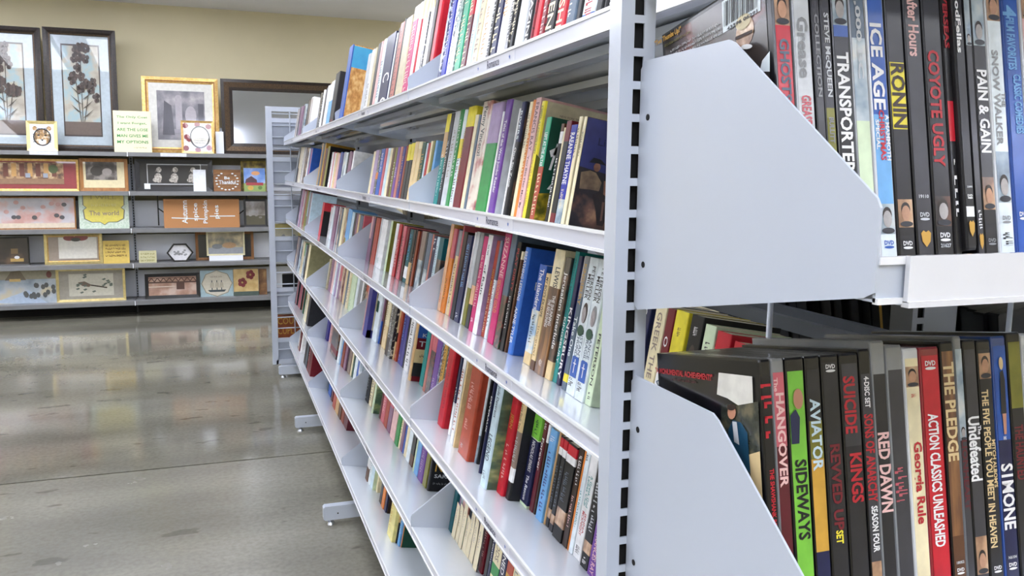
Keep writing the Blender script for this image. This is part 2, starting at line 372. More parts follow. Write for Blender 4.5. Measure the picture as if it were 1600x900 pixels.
# ------------------------------------------------------------------ shelving hardware
TA = math.tan(ALPHA)
DEP = .261
BR = [(-.002, -.018), (-.002, .026), (.001, .031), (.134, .127), (.141, .130), (.255, .130), (.261, .124), (.261, -.064), (.255, -.068), (.006, -.022)]
def bracket_mesh(y0, y1):
    return B().prism(BR, 1, y0, y1)
def make_shelf(name, mw, L, label, cat, group, text=None, bracket=True, holder0=0., lipmat=None):
    """sloped steel shelf: x = from the lip to the back, y = along the shelf, z = up from the lip's top edge"""
    e = empty(name, mw, label, cat, group)
    y0, y1 = .0022, L-.0022
    b = B().prism([(0, 0), (DEP-.004, -(DEP-.004)*TA), (DEP-.004, -(DEP-.004)*TA-.018), (DEP-.006, -(DEP-.004)*TA-.018), (DEP-.006, -(DEP-.006)*TA-.002), (.001, -.002)], 1, y0, y1)
    b.box(.06, .085, y0+.03, y1-.03, -.03, -.0175); b.box(.15, .175, y0+.03, y1-.03, -.045, -.0335)
    add('shelf_board', b, M_board, e)
    f = B().box(-.001, .0012, y0, y1, -.0235, -.0005); f.box(.0012, .02, y0, y1, -.0235, -.022)
    lip = add('front_lip', f, lipmat or M_lip, e)
    f = B().box(-.0028, .001, y0, y1, -.0035, .0006); f.box(-.0028, .001, y0, y1, -.0245, -.0212)
    add('lip_rim', f, M_rim, lip)
    if bracket:
        for a, c in ((.0004, .002), (L-.002, L-.0004)):
            add('bracket', bracket_mesh(a, c), M_white, e)
    if text:
        yc = L/2
        hd = add('label_holder', B().box(-.0016, -.0011, yc-.1, yc+.1, -.021, -.0036), mat('label_card', 'd3d5e2', rough=.3, coat=.5, var=.01), lip)
        V, F = lettering(text, Vector((-.0019, yc, -.0122)), Vector((0, -1, 0)), Vector((0, 0, 1)), .06, .0125)
        obj('label_text', mesh('label_text', V, F, ink('navy')), hd).parent = lip
        st = B()
        for sy in (-.078, .078):
            st.poly([(-.0019, yc - sy - math.sin(a*math.pi/5)*rr, -.0122 + math.cos(a*math.pi/5)*rr) for a in range(10) for rr in ((.0042, .0018)[a % 2],)])
        add('label_stars', st, ink('blue'), lip)
    return e
def upright(parent, name, w, d, z0, z1, mw, slot_x=0., slot_w=.0088, pitch=.0254, m=None):
    """slotted steel post: slotted face at y=0, x across, y depth"""
    b = B(); sx0, sx1 = slot_x-slot_w/2, slot_x+slot_w/2; t = .0018
    b.box(-w/2, sx0, 0, t, z0, z1); b.box(sx1, w/2, 0, t, z0, z1)
    z = z0
    while z < z1-.001:
        b.box(sx0, sx1, 0, t, z, min(z+.0062, z1)); z += pitch
    b.box(-w/2, -w/2+t, t, d, z0, z1); b.box(w/2-t, w/2, t, d, z0, z1); b.box(-w/2+t, w/2-t, d-t, d, z0, z1)
    b.box(-w/2+t, w/2-t, t*3, d-t, z0+.002, z1-.0005, 1)
    return add(name, b, [m or M_white, M_dark], parent, mw)

# ---- double-sided gondola: posts, rails, feet
XC = .706
g = empty('gondola_frame', (XC, 3.1, 0), 'white slotted posts, back rails and levelling feet of the long double-sided bookcase', 'bookcase frame')
def loc(x, y, z): return Matrix.Translation((x-XC, y-3.1, z))
for i, y in enumerate(JY):
    yy = y+.026 if i == 0 else (y-.026 if i == 4 else y)
    upright(g, 'post', .06, .03, .05, 1.62, loc(XC, yy-.015, 0), slot_x=-.019, m=M_spine)
    if i == 0: continue
    ft = add('foot', B().bbox(.338-XC, 2*XC-.338-XC, yy-.016-3.1, yy+.016-3.1, .02, .075, .006), M_white, g)
    for fx in (.366, 2*XC-.366):
        add('levelling_pad', B().tube((fx-XC, yy-3.1, .008), (fx-XC, yy-3.1, .021), .006).tube((fx-XC, yy-3.1, .0), (fx-XC, yy-3.1, .01), .018, 14, 0, .013), M_chrome, ft)
    if i < 4:
        add('bolt_hole', B().tube((.392-XC, yy-.0166-3.1, .045), (.392-XC, yy-.0161-3.1, .045), .003, 8), M_dark, ft)
for r in range(6):
    for i in range(4):
        for xx in (XC-.031, XC+.021):
            z = ZS[r]+.1225
            add('back_rail', B().box(xx-XC, xx+.01-XC, JY[i]+.045-3.1, JY[i+1]-.045-3.1, z-.0085, z+.0085), M_spine, g)
for r in range(1):
    for i in range(4):
        add('back_panel', B().box(-.008, -.005, JY[i]+.045-3.1, JY[i+1]-.045-3.1, ZS[r]-.125, ZS[r]-.03), M_spine, g)
for i in range(4):
    bayn = ('nearest bay', 'second bay', 'third bay', 'farthest bay')[i]
    for r in range(6):
        L = JY[i+1]-JY[i]
        make_shelf('sloped_shelf', Matrix.Translation((XF, JY[i], ZS[r])), L-.001,
                   f'white sloped steel shelf with dividers, {ORD[r]} down, {bayn}, romance side', 'shelf', 'sloped shelves on the romance side', 'Romance')
        make_shelf('sloped_shelf', Matrix(((-1, 0, 0, 2*XC-XF), (0, -1, 0, JY[i+1]), (0, 0, 1, ZS[r]), (0, 0, 0, 1))), L-.001,
                   f'white sloped steel shelf facing away, {ORD[r]} down, {bayn}', 'shelf', 'sloped shelves on the far side')

# ---- near end unit
YF = .341; ZE = [CAMZ-.042+.253, CAMZ-.042, CAMZ-.295, CAMZ-.548, CAMZ-.801, CAMZ-1.1]
EX0, EX1 = .3199, 2*XC-.3199
g = empty('end_unit_frame', (XC, .61, 0), 'white slotted end unit posts with thin vertical rods, nearest end of the bookcase', 'shelf frame')
for x in (.317, 2*XC-.317):
    upright(g, 'post', .0302, .0205, .04, 1.747, Matrix.Translation((x-XC, .602-.61, 0)), slot_x=.001)
    add('levelling_pad', B().tube((x-XC, .0025, 0), (x-XC, .0025, .04), .0095, 12, 0, .006), M_chrome, g)
add('top_rail', B().box(.332-XC, XC-.332, -.006, .010, 1.715, 1.747), M_white, g)
add('bottom_rail', B().box(.332-XC, XC-.332, -.006, .010, .05, .09), M_white, g)
for x in (.47, .765, 1.06):
    add('rod', B().tube((x-XC, .012, .09), (x-XC, .012, 1.716), .0027, 10), M_white, g, smooth=True)
for z in (CAMZ-.198, CAMZ+.06, CAMZ-.45, CAMZ-.7, CAMZ-.95):
    add('rod', B().tube((.332-XC, .006, z), (XC-.332, .006, z), .0025, 10), M_white, g, smooth=True)
def frame_end(x, z): return Matrix(((0, -1, 0, x), (1, 0, 0, YF), (0, 0, 1, z), (0, 0, 0, 1)))
for r, z in enumerate(ZE):
    e = make_shelf('sloped_shelf', frame_end(EX1, z), EX1-EX0, f'white sloped end unit shelf with angled side plates, {ORD[r]} from its top', 'shelf', 'end unit shelves', lipmat=M_white)
    hd = add('label_holder', B().box(-.0062, -.0032, .02, EX1-EX0-.0185, -.0236, .0012).box(-.0072, -.0022, .02, EX1-EX0-.0185, -.0262, -.0230), mat('clear_label_rail', 'e3e5ec', rough=.15, coat=.8, var=.01), e)
    h = B()
    for zz in (.086, -.03): h.tube((.247, EX1-EX0+.0001, zz), (.247, EX1-EX0-.0003, zz), .0026, 10)
    add('rivet_hole', h, M_dark, e)

# ---- far end unit
g = empty('end_unit_frame', (XC, 5.58, 0), 'white end unit frame with horizontal wires, farthest end of the bookcase', 'shelf frame')
for x in (.326, 2*XC-.326):
    upright(g, 'post', .038, .03, .07, 1.747, Matrix.Translation((x-XC, .03, 0)) @ Matrix.Rotation(math.pi, 4, 'Z'))
add('top_rail', B().box(.345-XC, XC-.345, .002, .028, 1.717, 1.747), M_white, g)
for x in (.455, .706, .957):
    add('rod', B().tube((x-XC, -.004, .1), (x-XC, -.004, 1.72), .0035, 8), M_white, g, smooth=True)
for v in (178, 196, 214, 232, 268, 304, 322, 357, 392, 426, 444, 461, 479, 496, 513, 546, 564):
    z = atY(440, v, 5.58).z
    add('wire', B().tube((.345-XC, .004, z), (XC-.345, .004, z), .0035, 8), M_white, g, smooth=True)
M_bl = mat('blue_grey_panel', '9aa2b0', rough=.4, var=.02)
for v in (188, 249, 309, 373, 453, 532):
    z = atY(440, v, 5.58).z
    rl = add('shelf_rail', B().box(.345-XC, XC-.345, .01, .024, z-.014, z+.014), M_white, g)
    add('back_panel', B().box(.346-XC, XC-.346, .016, .02, z-.155, z-.0145), M_bl, rl)
add('base_plinth', B().bbox(.33-XC, XC-.33, .0, .03, .07, .10, .004).bbox(.36-XC, XC-.36, .004, .026, .026, .07, .008), M_white, g)
for x in (.40, 2*XC-.40): add('levelling_pad', B().tube((x-XC, .015, 0), (x-XC, .015, .026), .02, 12, 0, .012), M_chrome, g)
for r, z in enumerate([atY(440, v, 5.58).z-.16 for v in (188, 249, 309, 373, 453, 532)]):
    e = empty('end_shelf', (XC, 5.606, z), f'white shelf board of the far end unit, {ORD[r]} from its top', 'shelf', 'far end unit shelves')
    add('shelf_board', B().box(-.36, .36, .004, .26, -.004, 0), M_white, e)
    add('front_lip', B().box(-.36, .36, .26, .263, -.024, 0), M_lip, e)

# ------------------------------------------------------------------ the romance books (measured spine by spine)
# top shelf
shelf_row(1, 0, """
679 683 .044 .235 h speckle_navy
684 691 .044 .235 h royal;0-.16:yellow;~14@.2-.7@.3@.3@white
692 695 .044 .24 h speckle_white
695 703 .044 .24 h speckle_green;;~16@.1-.9@.3@.3@white
704 713 .044 .235 h emerald;;~7@.05-.3@.4@.5@cream/~9@.4-.8@.4@.5@cream
714 722 .044 .24 h maroon;0-.45:red;~16@.1-.95@.4@.5@cream
723 730 .044 .235 h paleblue;;~5@.55-.75@.5@.3@slate
731 740 .044 .23 h beige;;~10@.1-.9@.5@.4@taupe
741 742.5 .044 .235 h white
743 752 .044 .235 h white;;~7@.4-.85@.4@.45@tan/~3@.1-.25@.5@.4@black
753 759 .044 .24 h black;;~12@.3-.95@.4@.4@white
760 769 .044 .235 h navy;;~14@.05-.95@.4@.6@cream
770 781 .044 .23 h white;;~8@.3-.6@.4@.55@gold
782 788 .044 .24 h speckle_black;;~12@.2-.95@.5@.4@white
789 795 .044 .235 h black;;~13@.1-.9@.5@.5@cream
797 811 .044 .235 h lightgrey;;~7@.2-.5@.3@.4@white
812 820 .044 .24 h charcoal;0-.25:darkred;AMAZING@.45-.92@.5@.55@white
821 825 .044 .235 h speckle_red
826 834 .044 .23 h crimson
835 843 .044 .235 h speckle_red;;~15@.1-.9@.5@.5@pale_pink
844 859 .044 .24 h black;;ACCIDENT@.25-.95@.4@.62@cream
860 875 .044 .235 h crimson;;FELLOWSHIP@.2-.95@.4@.6@cream
876 891 .044 .23 h slate;0-.5:photo_cool;~8@.4-.9@.3@.3@white
892 900 .044 .24 h black
901 921 .044 .235 h ice;.86-1:blue;~6@.7-.9@.5@.5@red
922 934 .044 .24 h black
935 941 .044 .24 h charcoal
942 953 .044 .235 h black;;~9@.6-.9@.5@.4@white
""")
shelf_row(1, 1, """
528 534 .008 .262 h blue,osb
560 564 .044 .215 h lightgrey
565 569 .044 .22 h white;;~10@.5-.9@.5@.5@black
570 573 .044 .22 h beige
574 578 .044 .225 h black
578 581 .044 .225 h pale_pink
582 586 .044 .225 h ice;;~8@.3-.8@.5@.5@slate
587 600 .044 .225 h navy;;C@.5-.62@.6@.7@white/G@.82-.96@.6@.7@white
601 603 .044 .215 h ice
603 605 .044 .225 h darkgrey
605 611 .044 .235 h salmon;;~12@.1-.9@.5@.4@maroon
611 613 .044 .24 h charcoal
613 623 .044 .235 h beige
624 632 .044 .25 h magenta;0-.15:cream;~14@.2-.95@.4@.55@pale_pink
632 636 .044 .25 h white
636 639 .045 .255 h crimson;0-.2:cream
640 645 .045 .255 h white;0-.22:cream
646 650 .045 .26 h speckle_black;0-.2:cream
651 655 .045 .26 h white;0-.18:cream
656 661 .045 .262 h darkbrown
662 673 .045 .262 h crimson;0-.16:cream
""")
shelf_row(1, 2, """
492 495 .044 .2 p speckle_black
496 499 .044 .205 p white;;~9@.2-.9@.5@.5@black
500 502 .044 .205 p darkgrey
502 506 .044 .21 p white
507 512 .044 .215 h skyblue;0-.4:ice
512 518 .040 .235 h charcoal;;~3@.85-.95@.6@.7@red
""")
shelf_row(1, 3, """
458 461 .040 .2 p white
461 463 .040 .2 p black
463 467 .040 .2 p mauve;.5-1:photo_cool
467 471 .044 .205 p photo_cool
473 475 .045 .215 p black
475 478 .045 .21 p taupe
478 481 .045 .215 p white
""")
# second shelf
shelf_row(2, 0, """
676 681.5 .045 179 p teal;0-.2:yellow,.2-.48:tan;~12@.45-.9@.5@.3@white
682 686.5 .045 178 p charcoal;;~13@.3-.85@.4@.4@white
687.5 694.5 .045 175 p lightgrey;;~10@.2-.7@.5@.4@taupe
695 699.5 .045 172 p green;;~12@.1-.7@.5@.4@white
700 705.5 .047 172 p ice;.3-.5:yellow;~10@.5-.95@.5@.6@black
706 717 .044 168 h darkred;0-.2:yellow;~18@.22-.75@.1@.2@gold
718.5 723 .045 180 p cream
723.5 726.5 .045 180 p slate
727 740 .044 160 h floral;;Penny Vincenzi@.05-.5@.4@.55@black
741 757 .044 163 h green,lilac;0-.37:lilac;
758.5 760.5 .044 175 p white
761 769 .040 157 h purple,lightgrey;;Tales of the West Jumbo Reader@.18-.82@.5@.55@white
782.5 784 .044 170 p white
784.5 790 .044 160 h black,photo_dark;0-.35:navy;RIVERS@.08-.33@.5@.5@ice/One Sin Zone@.4-.75@.5@.5@white
797 801.5 .045 160 p cream;;~9@.1-.4@.5@.5@brown
801.5 805.5 .045 157 p orange;;~14@.1-.85@.5@.5@cream
805.5 813 .044 154 p pale_pink;;FRANCIS RAY@.04-.44@.5@.6@maroon/You Bet Her Man By@.48-.92@.4@.45@maroon
814 820 .036 159 h yellow,beige;;KIMBERLA LAWSON ROBY@.04-.45@.5@.5@olive/~12@.5-.9@.5@.5@gold
826.5 833.5 .036 184 p brick,darkgreen;0-.48:emerald;LEFT AT THE ALTAR@.15-.48@.5@.6@white/~8@.55-.95@.5@.6@cream
850 854.5 .045 194 p black;0-.08:brown,.08-.2:white;~12@.3-.9@.5@.5@white
855 857 .044 200 p cream
857.5 865 .044 190 p darkred;.2-.9:black
865.5 874.5 .040 196 p royal;.75-1:photo_cool;RAEANNE THAYNE@.08-.6@.5@.7@white/~9@.65-.85@.5@.4@cream
875 880 .040 183 p cream;;~7@.1-.4@.5@.5@black
880.5 882.4 .044 186 p black
882.5 886.5 .036 183 p cream,photo_dark;;~7@.1-.4@.5@.5@black
""")
shelf_row(2, 1, """
574 577 .044 237 p cream
577 581.5 .044 235 p lilac
582 585 .044 235 p speckle_black;.5-.65:orange
585.5 590.5 .044 233 p blue;;~9@.1-.5@.5@.5@white
591 594 .044 232 p rose
595 598.5 .044 232 p paleblue
599 602 .044 232 p cream
602.5 605.5 .044 231 p brown
606 609 .044 231 p olive;;~8@.3-.8@.5@.5@white
609.5 613 .044 230 p purple;;~6@.4-.6@.5@.5@white
613.5 617 .044 230 p salmon
617.5 621 .044 229 p indigo;;~9@.2-.8@.5@.4@gold
622 624.5 .044 228 p rust
625 629 .044 226 p black;0-.3:yellow
629.5 634 .044 224 p black;0-.3:yellow
634.5 639.5 .044 222 p sand
640 645 .045 222 p sand;0-.12:cream
646 651 .045 223 p darkgreen;;~11@.2-.9@.5@.5@gold
652 654 .045 224 p paleblue
654.5 657.5 .045 224 p red
658 660.5 .045 221 p cream
661 664 .045 220 p olive
665 668 .045 220 p skyblue
669 674 .045 222 p brick
""")
shelf_row(2, 2, """
494 500 .044 224 p gold;.0-.1:tan
500.5 503 .044 232 p maroon
503.5 506.5 .044 229 p olive,black
511 517 .044 238 p white;;~8@.3-.9@.5@.5@taupe
517.5 520 .044 239 p sand
520.5 523.5 .044 240 p pale_pink
524 528.5 .044 238 p indigo;.0-.3:blue
529 532 .045 238 p photo_cool
532.5 535 .045 239 p ice
535.5 537 .045 239 p black
537.5 542 .045 237 p mauve
543 545 .045 236 p white
546 554 .045 235 p slate;.0-.6:teal
""")
shelf_row(2, 3, """
459 462 .044 232 p charcoal
462.5 466.5 .044 230 p cream;.6-1:darkgrey
467 470 .044 230 p white;;~7@.5-.9@.5@.5@brown
471 474 .045 231 p photo_warm
475 477 .045 232 p white
477.5 481 .045 231 p blue
""")
# third shelf
shelf_row(3, 0, """
682 686.5 484 350 p peach,sunset;;~5@.8-.9@.5@.4@red
687 692.5 486.5 357 p orange;0-.35:rose;~6@.6-.85@.3@.4@black
693 695.5 489 358 p lightgrey;0-.4:slate
696 700 491 360 p sand;0-.3:grey;~10@.4-.9@.5@.5@black
700.5 702.2 494 352 p rose
702.5 707.5 497 362 p black;.0-.4:darkbrown
708.5 715 501 367 p navy;;~14@.1-.6@.5@.5@skyblue/~2@.9-.95@.5@.5@white
715.5 719.3 504 363 p white;;~12@.3-.95@.5@.5@taupe
719.6 725 506 362 p olive;0-.6:lightgrey
726 730.8 511 364 p charcoal;0-.55:grey,.55-.75:peach
731.5 737 516 369 p magenta;;~14@.2-.75@.5@.55@pale_pink/~2@.86-.9@.5@.5@white
737.5 743.5 520 367 p white,lilac;;~4@.1-.2@.5@.4@black/of Rain@.3-.6@.5@.5@black
751 755.3 525 376 p brick;;HOT MAMA@.3-.55@.5@.6@gold/~10@.55-.95@.5@.5@cream
755.6 759 528 376 p ice;0-.4:slate;~12@.4-.9@.5@.5@black
760.5 769 534 365 p magenta;;SUZANNE@.03-.4@.5@.6@pale_pink/SIDDONS GOLD@.42-.72@.4@.5@gold
770 777.5 541 361 p dark_floral;0-.55:slate
778 785 545 378 p black;;PLAY DIRTY@.06-.45@.5@.55@red/~10@.5-.8@.5@.35@white
786 789.5 549 393 p brown;0-.08:cream;~8@.2-.6@.5@.4@cream
791 798 551 386 h midblue,blue;;BREATHING LESSONS@.04-.5@.45@.6@white/ANNE TYLER@.56-.9@.45@.62@white
816.5 826.5 566 413 p beach;0-.45:blue,.88-1:sand;The Islanders@.04-.45@.5@.55@white/~10@.5-.8@.5@.4@black
827 833 576 427 p sand;.9-1:brown;MY BOY'S EX-WIFE@.04-.45@.5@.6@black/~10@.55-.85@.5@.4@brown
834 848 581 389 p wood_print;0-.3:cream;LEWIS@.14-.3@.6@.45@black/THE SHUNNING@.36-.6@.7@.3@white/THE RECKONING@.4-.62@.35@.3@white/~6@.88-.93@.5@.3@white
850 858.5 590 402 p photo_dark;.85-1:sand;Jerusalem Interlude@.12-.75@.5@.7@white
859.5 868 594 393 p teal;0-1:teal;TUESDAY MORNING@.05-.48@.5@.5@darkteal/KINGSBURY@.5-.85@.45@.5@white
868.5 873.5 600 400 p navy;;KINGSBURY@.4-.95@.5@.8@white
874 876 602 401 p indigo;0-.2:white
876.5 883 607 400 p slate;0-.3:grey,.88-.94:yellow;KINGSBURY@.06-.36@.5@.6@gold/Take One@.45-.75@.5@.7@ice
883.5 896 613 402 p ice;;PETERSON@.06-.3@.72@.34@black/MILLER@.12-.3@.34@.34@black/DISTANT@.52-.74@.72@.3@slate/THUNDER@.55-.78@.36@.3@slate/ci Pet@.88-.94@.4@.5@black
896.5 909.5 622 405 p ice;;PETERSON@.06-.3@.72@.34@black/MILLER@.12-.3@.34@.34@black/DANCE@.52-.7@.72@.3@slate/FRAGILE@.55-.74@.36@.3@slate/ci Pet@.88-.94@.4@.5@black
910 922 629 409 p palegreen;;PETERSON@.5-.86@.5@.4@black/~2@.91-.96@.5@.5@black
""")
# the same shelf continues behind the end unit post
shelf_row(3, 0, """
1003 1020 .058 .165 pt navy;;Grace Livingston Hill@.05-.7@.5@.4@white
1026.5 1043 .056 .165 pt cream;;GREEK THE WIDOW@.05-.95@.5@.45@taupe
1044.5 1056 .056 .165 pt white;0-.35:darkred;O@.2-.28@.5@.5@white/WAGERA@.5-.95@.5@.5@slate
1057.5 1077 .056 .166 pt yellow;;JAYNE@.55-.95@.65@.4@brown/Jayne@.5-.85@.3@.35@red/~4@.12-.18@.5@.25@brown
1082 1101.5 .058 .166 pt black;0-1:black;~4@.08-.14@.5@.3@white
1103 1120 .058 .16 pt palegreen;;Johanna@.52-.75@.65@.4@green/Lindsey@.55-.8@.35@.4@green/~4@.12-.25@.5@.4@black
1121.5 1144 .058 .157 pt crimson;;BARBARA@.4-.85@.62@.3@white/BRADFORD@.45-.85@.32@.28@white
1148 1170 .058 .152 pt crimson;;~4@.15-.25@.6@.25@white/~5@.55-.7@.5@.2@gold
1173 1176 .058 .15 pt black
1177 1186 .058 .145 pt purple
""", ymax=.93)
shelf_row(3, 1, """
571 575.5 406 338 p mauve;0-.5:pale_pink
576 577 409 339 p black
577.5 583 411 340 p brick;;~8@.2-.9@.4@.3@darkred
583.5 586 414 341 p lightgrey
586.5 594 417 342 p white;;~3@.8-.9@.5@.4@teal
595 598.5 420 346 p slate
599 601.5 423 345 p palegreen,olive
607 610.5 429 349 p white
611 615 431 350 p red;;~8@.3-.8@.5@.5@pale_pink
615.5 617.8 433 351 p photo_dark
618 622 435 353 p rose;;~8@.2-.9@.4@.4@maroon
622.5 626.5 437 356 p darkred;.5-1:darkbrown
627 632.5 439 358 p darkteal;.7-.92:white;~8@.1-.6@.5@.4@skyblue
633 636.5 443 359 p tan;0-.6:black
637 638.8 445 359 p black;;~8@.3-.9@.5@.5@white
639 642 446 361 p rust
642.3 645.5 447 361 p maroon;.5-1:charcoal
646 652 449 361 p taupe;.5-1:photo_cool
652.5 654.5 .1 363 p charcoal
655 660.5 .1 364 p slate;.6-1:photo_cool
661 663 .1 366 p salmon
663.5 667.5 .1 368 p navy;;~2@.05-.25@.5@.7@white
668 671.5 .1 370 p paleblue;;~9@.1-.8@.5@.4@slate
672 678 .1 371 p photo_dark;0-.35:darkteal
""")
shelf_row(3, 2, """
497 499.8 367 316 p crimson,black
508 512.5 369 320 p white;0-.07:rose;~6@.7-.9@.5@.5@black
513 516 373 321 p ice
516.5 520.5 376 322 p mauve
521 522.8 378 323 p white
523 528 380 324 p slate;0-.2:photo_warm
528.5 532 384 325 p cream
532.5 535 386 325 p photo_warm
535.5 541 .075 326 p skyblue;.72-1:olive
541.5 545 .075 331 p paleblue
545.5 548 .075 333 p darkgrey
548.5 550.5 .075 334 p mauve
551 553 .075 335 p sand
553.5 558 .075 336 p slate
558.5 562 .075 337 p rose
""")
shelf_row(3, 3, """
463 464.5 345 295 p charcoal
464.8 468 347 296 p lilac
468.5 472.5 350 297 p salmon;.5-1:photo_warm
473 475.5 .05 298 p olive
476 481 .05 299 p paleblue;.7-1:olive
""")
# fourth shelf
shelf_row(4, 0, """
682.5 690.5 661 542 h crimson,red;;~10@.2-.8@.6@.2@darkred
699.5 702 678 553 p navy;.6-1:white;~8@.3-.9@.5@.6@white
702.3 706 691 556 p white;;~11@.1-.9@.5@.6@brick
707 708.5 .045 560 p sand
714.5 729 705 566 h brick;;~10@.2-.5@.4@.35@pale_pink/~6@.6-.7@.4@.3@pale_pink/~3@.88-.92@.3@.2@paleblue
731.5 736.5 713 580 h ice;.7-1:photo_cool;~9@.3-.7@.5@.5@grey
737 745 717 584 h black;;~3@.55-.68@.5@.5@white
746.5 748.6 738 592 h navy;;DEVERAUX@.05-.7@.5@.8@white
749 757 756 594 h paleblue,landscape;;Jude Deveraux@.04-.34@.5@.55@navy/LEGEND@.5-.75@.5@.6@navy/~3@.85-.92@.5@.5@slate
774 783 766 612 h crimson;0-.1:red;JERN@.2-.34@.5@.6@gold/~6@.5-.85@.6@.4@pale_pink
784 794 772 622 h taupe,charcoal;0-.32:sand,.82-1:black,.68-.82:white;Love Finds You@.05-.3@.5@.5@brown/~7@.38-.62@.5@.6@lightgrey
807.5 822 780 646 p palegreen;0-.25:lime,.26-.97:navy;NICHOLAS SPARKS@.28-.62@.5@.4@white/The Rescue@.66-.94@.5@.35@white/~4@.05-.2@.5@.4@darkgreen
823 831 793 655 p maroon;;Forever@.2-.55@.5@.6@white/~2@.04-.1@.5@.5@white
831.5 835 801 663 p darkbrown;0-.2:white
836 845 808 668 p skyblue;;~11@.25-.9@.5@.45@indigo/~2@.08-.14@.5@.6@white
845.5 849.5 815 672 p tan;;~11@.2-.9@.5@.5@olive
850 855.8 819 680 p black;.02-.12:crimson,.12-.2:white,.8-.9:photo_warm;~9@.3-.75@.5@.5@slate
856.3 861.5 827 684 p charcoal;.02-.12:crimson,.12-.2:white,.82-.92:photo_warm;~9@.3-.75@.5@.5@slate
862 875 836 690 p black;.02-.12:crimson,.12-.2:white,.68-.86:photo_warm;~9@.3-.6@.4@.4@slate
876 884.5 849 694 p darkbrown;;~9@.1-.4@.6@.5@white/~7@.5-.8@.5@.4@pale_pink
885 887 858 697 p orange
887.5 893 861 700 p ice;;~10@.3-.85@.5@.4@teal/~2@.06-.12@.4@.6@black
893.5 905 866 707 p white;;A Greek God@.2-.5@.65@.3@teal/Ladies Club@.22-.5@.35@.3@teal/JENNA@.55-.75@.7@.3@red/MCKNIGHT@.55-.78@.4@.3@red/~4@.88-.95@.5@.5@black
905.5 916 882 719 p black;.75-.86:photo_warm;~9@.2-.65@.5@.5@lightgrey/~2@.9-.96@.5@.5@white
916.5 929 895 724 p purple;0-.2:darkred;~5@.5-.6@.5@.4@white/FRANCES RAY@.62-.98@.5@.45@pale_pink
""")
shelf_row(4, 1, """
560 562.3 508 .2 p olive;0-1:cream
562.8 565.5 513 .2 p pale_pink
566 571 522 .215 h indigo,beige
580.5 586.5 529 .2 p ice;.3-.5:darkgreen
587 591 533 .2 p blue;0-.6:mauve
591.5 594 536 .2 p brown
595 600.3 541 .2 p sand;0-.6:cream;~8@.2-.7@.5@.4@brown
600.6 608 553 .2 p speckle_black;.7-1:darkbrown;~12@.1-.7@.5@.5@white
608.3 612.5 557 .195 p sand;.55-.7:black;~8@.2-.5@.5@.4@brown
613 618 560 .195 p brick;;~3@.9-.95@.5@.4@white
618.5 620 562 .19 p skyblue
620.4 627.5 566 .19 p indigo;;~10@.1-.6@.5@.4@skyblue/~4@.85-.95@.5@.5@lilac
628 629.5 574 .19 p black
630 636 577 .19 p white;;~12@.1-.9@.5@.5@darkgrey
636.5 639.5 592 .18 h tan,darkred
654.5 659 600 .185 p teal
659.5 662.5 .1 .185 p salmon;.0-.5:rose
663 669 .1 .185 p dark_floral;0-.35:rose
669.5 676 .1 .185 p purple;;~3@.7-.9@.5@.5@lilac
676.5 679 .1 .185 p speckle_navy
679.5 684 .1 .185 p gold;;~10@.2-.9@.5@.4@black
684.5 689 .1 .185 p speckle_black
""")
shelf_row(4, 2, """
506.5 510 447 .15 p beige
512 515 453 .17 p mauve;;~9@.1-.8@.5@.3@white
515.5 517.5 457 .17 p pale_pink
517.8 520 459 .17 p ice
520.3 522.5 461 .17 p lilac
523 525 463 .17 p white
525.3 528 465 .17 p mauve;0-.5:rose
528.3 531 468 .17 p photo_warm
531.3 533 470 .17 p mauve
533.5 536 473 .175 p sand
536.3 538 476 .175 p slate
538.3 541 480 .175 p cream;;~7@.3-.9@.5@.4@mauve
541.5 543.3 482 .21 p palegreen
543.6 549 .1 .2 p palegreen;;~3@.75-.9@.5@.5@green
550 553 .1 .2 p ice
553.5 557 .1 .2 p grey
557.5 559.5 .1 .2 p white
560 563 .1 .19 p speckle_black
563.5 567 .1 .19 p photo_warm;.0-.3:brick
567.5 569.5 .1 .19 p darkbrown
""")
shelf_row(4, 3, """
459.5 464.5 409 .17 p navy
465 467 417 .17 p photo_cool
467.5 470 425 .18 p cream;;~6@.3-.8@.5@.4@brown
470.5 472.5 429 .18 p photo_cool;.0-.4:green
473 475 .016 .18 p charcoal
475.5 478 .016 .19 p cream,drab
""")
# fifth shelf
shelf_row(5, 0, """
698.5 704.5 824 .19 p darkteal;.0-.35:teal;~2@.1-.16@.5@.7@yellow
705.5 709 828 .17 p lilac
709.5 713 833 .17 p photo_cool
713.5 718 838 .17 p pale_pink;;~5@.2-.4@.5@.4@red
718.5 723.5 846 .165 p teal;.4-.6:salmon
724 727.5 853 .165 p slate
728 733 859 .165 p blue;.0-.3:navy;~3@.15-.3@.5@.5@white
733.5 737.5 867 .165 p gold;.55-1:darkgreen
738 744.5 875 .165 p lilac;.5-1:grey
746 752 889 .17 p darkred;;~12@.1-.8@.5@.4@pale_pink
752.5 756.5 .085 .17 p black
757 760 .085 .17 p navy;;~10@.1-.9@.5@.4@white
760.5 770.5 .085 .17 p cream;.6-.75:green;WOODS@.15-.55@.5@.5@taupe
771 779 .085 .165 p navy;;GUNNED@.1-.6@.5@.55@white
779.5 788 .085 .165 p gold;.3-.5:brick
788.5 797 .085 .165 p cream;;TELL@.2-.5@.5@.5@grey
797.5 803.5 .085 .165 p skyblue
804 809 .085 .165 p brown
810 820 .085 .165 p ice
821 832 .085 .165 p taupe
""")
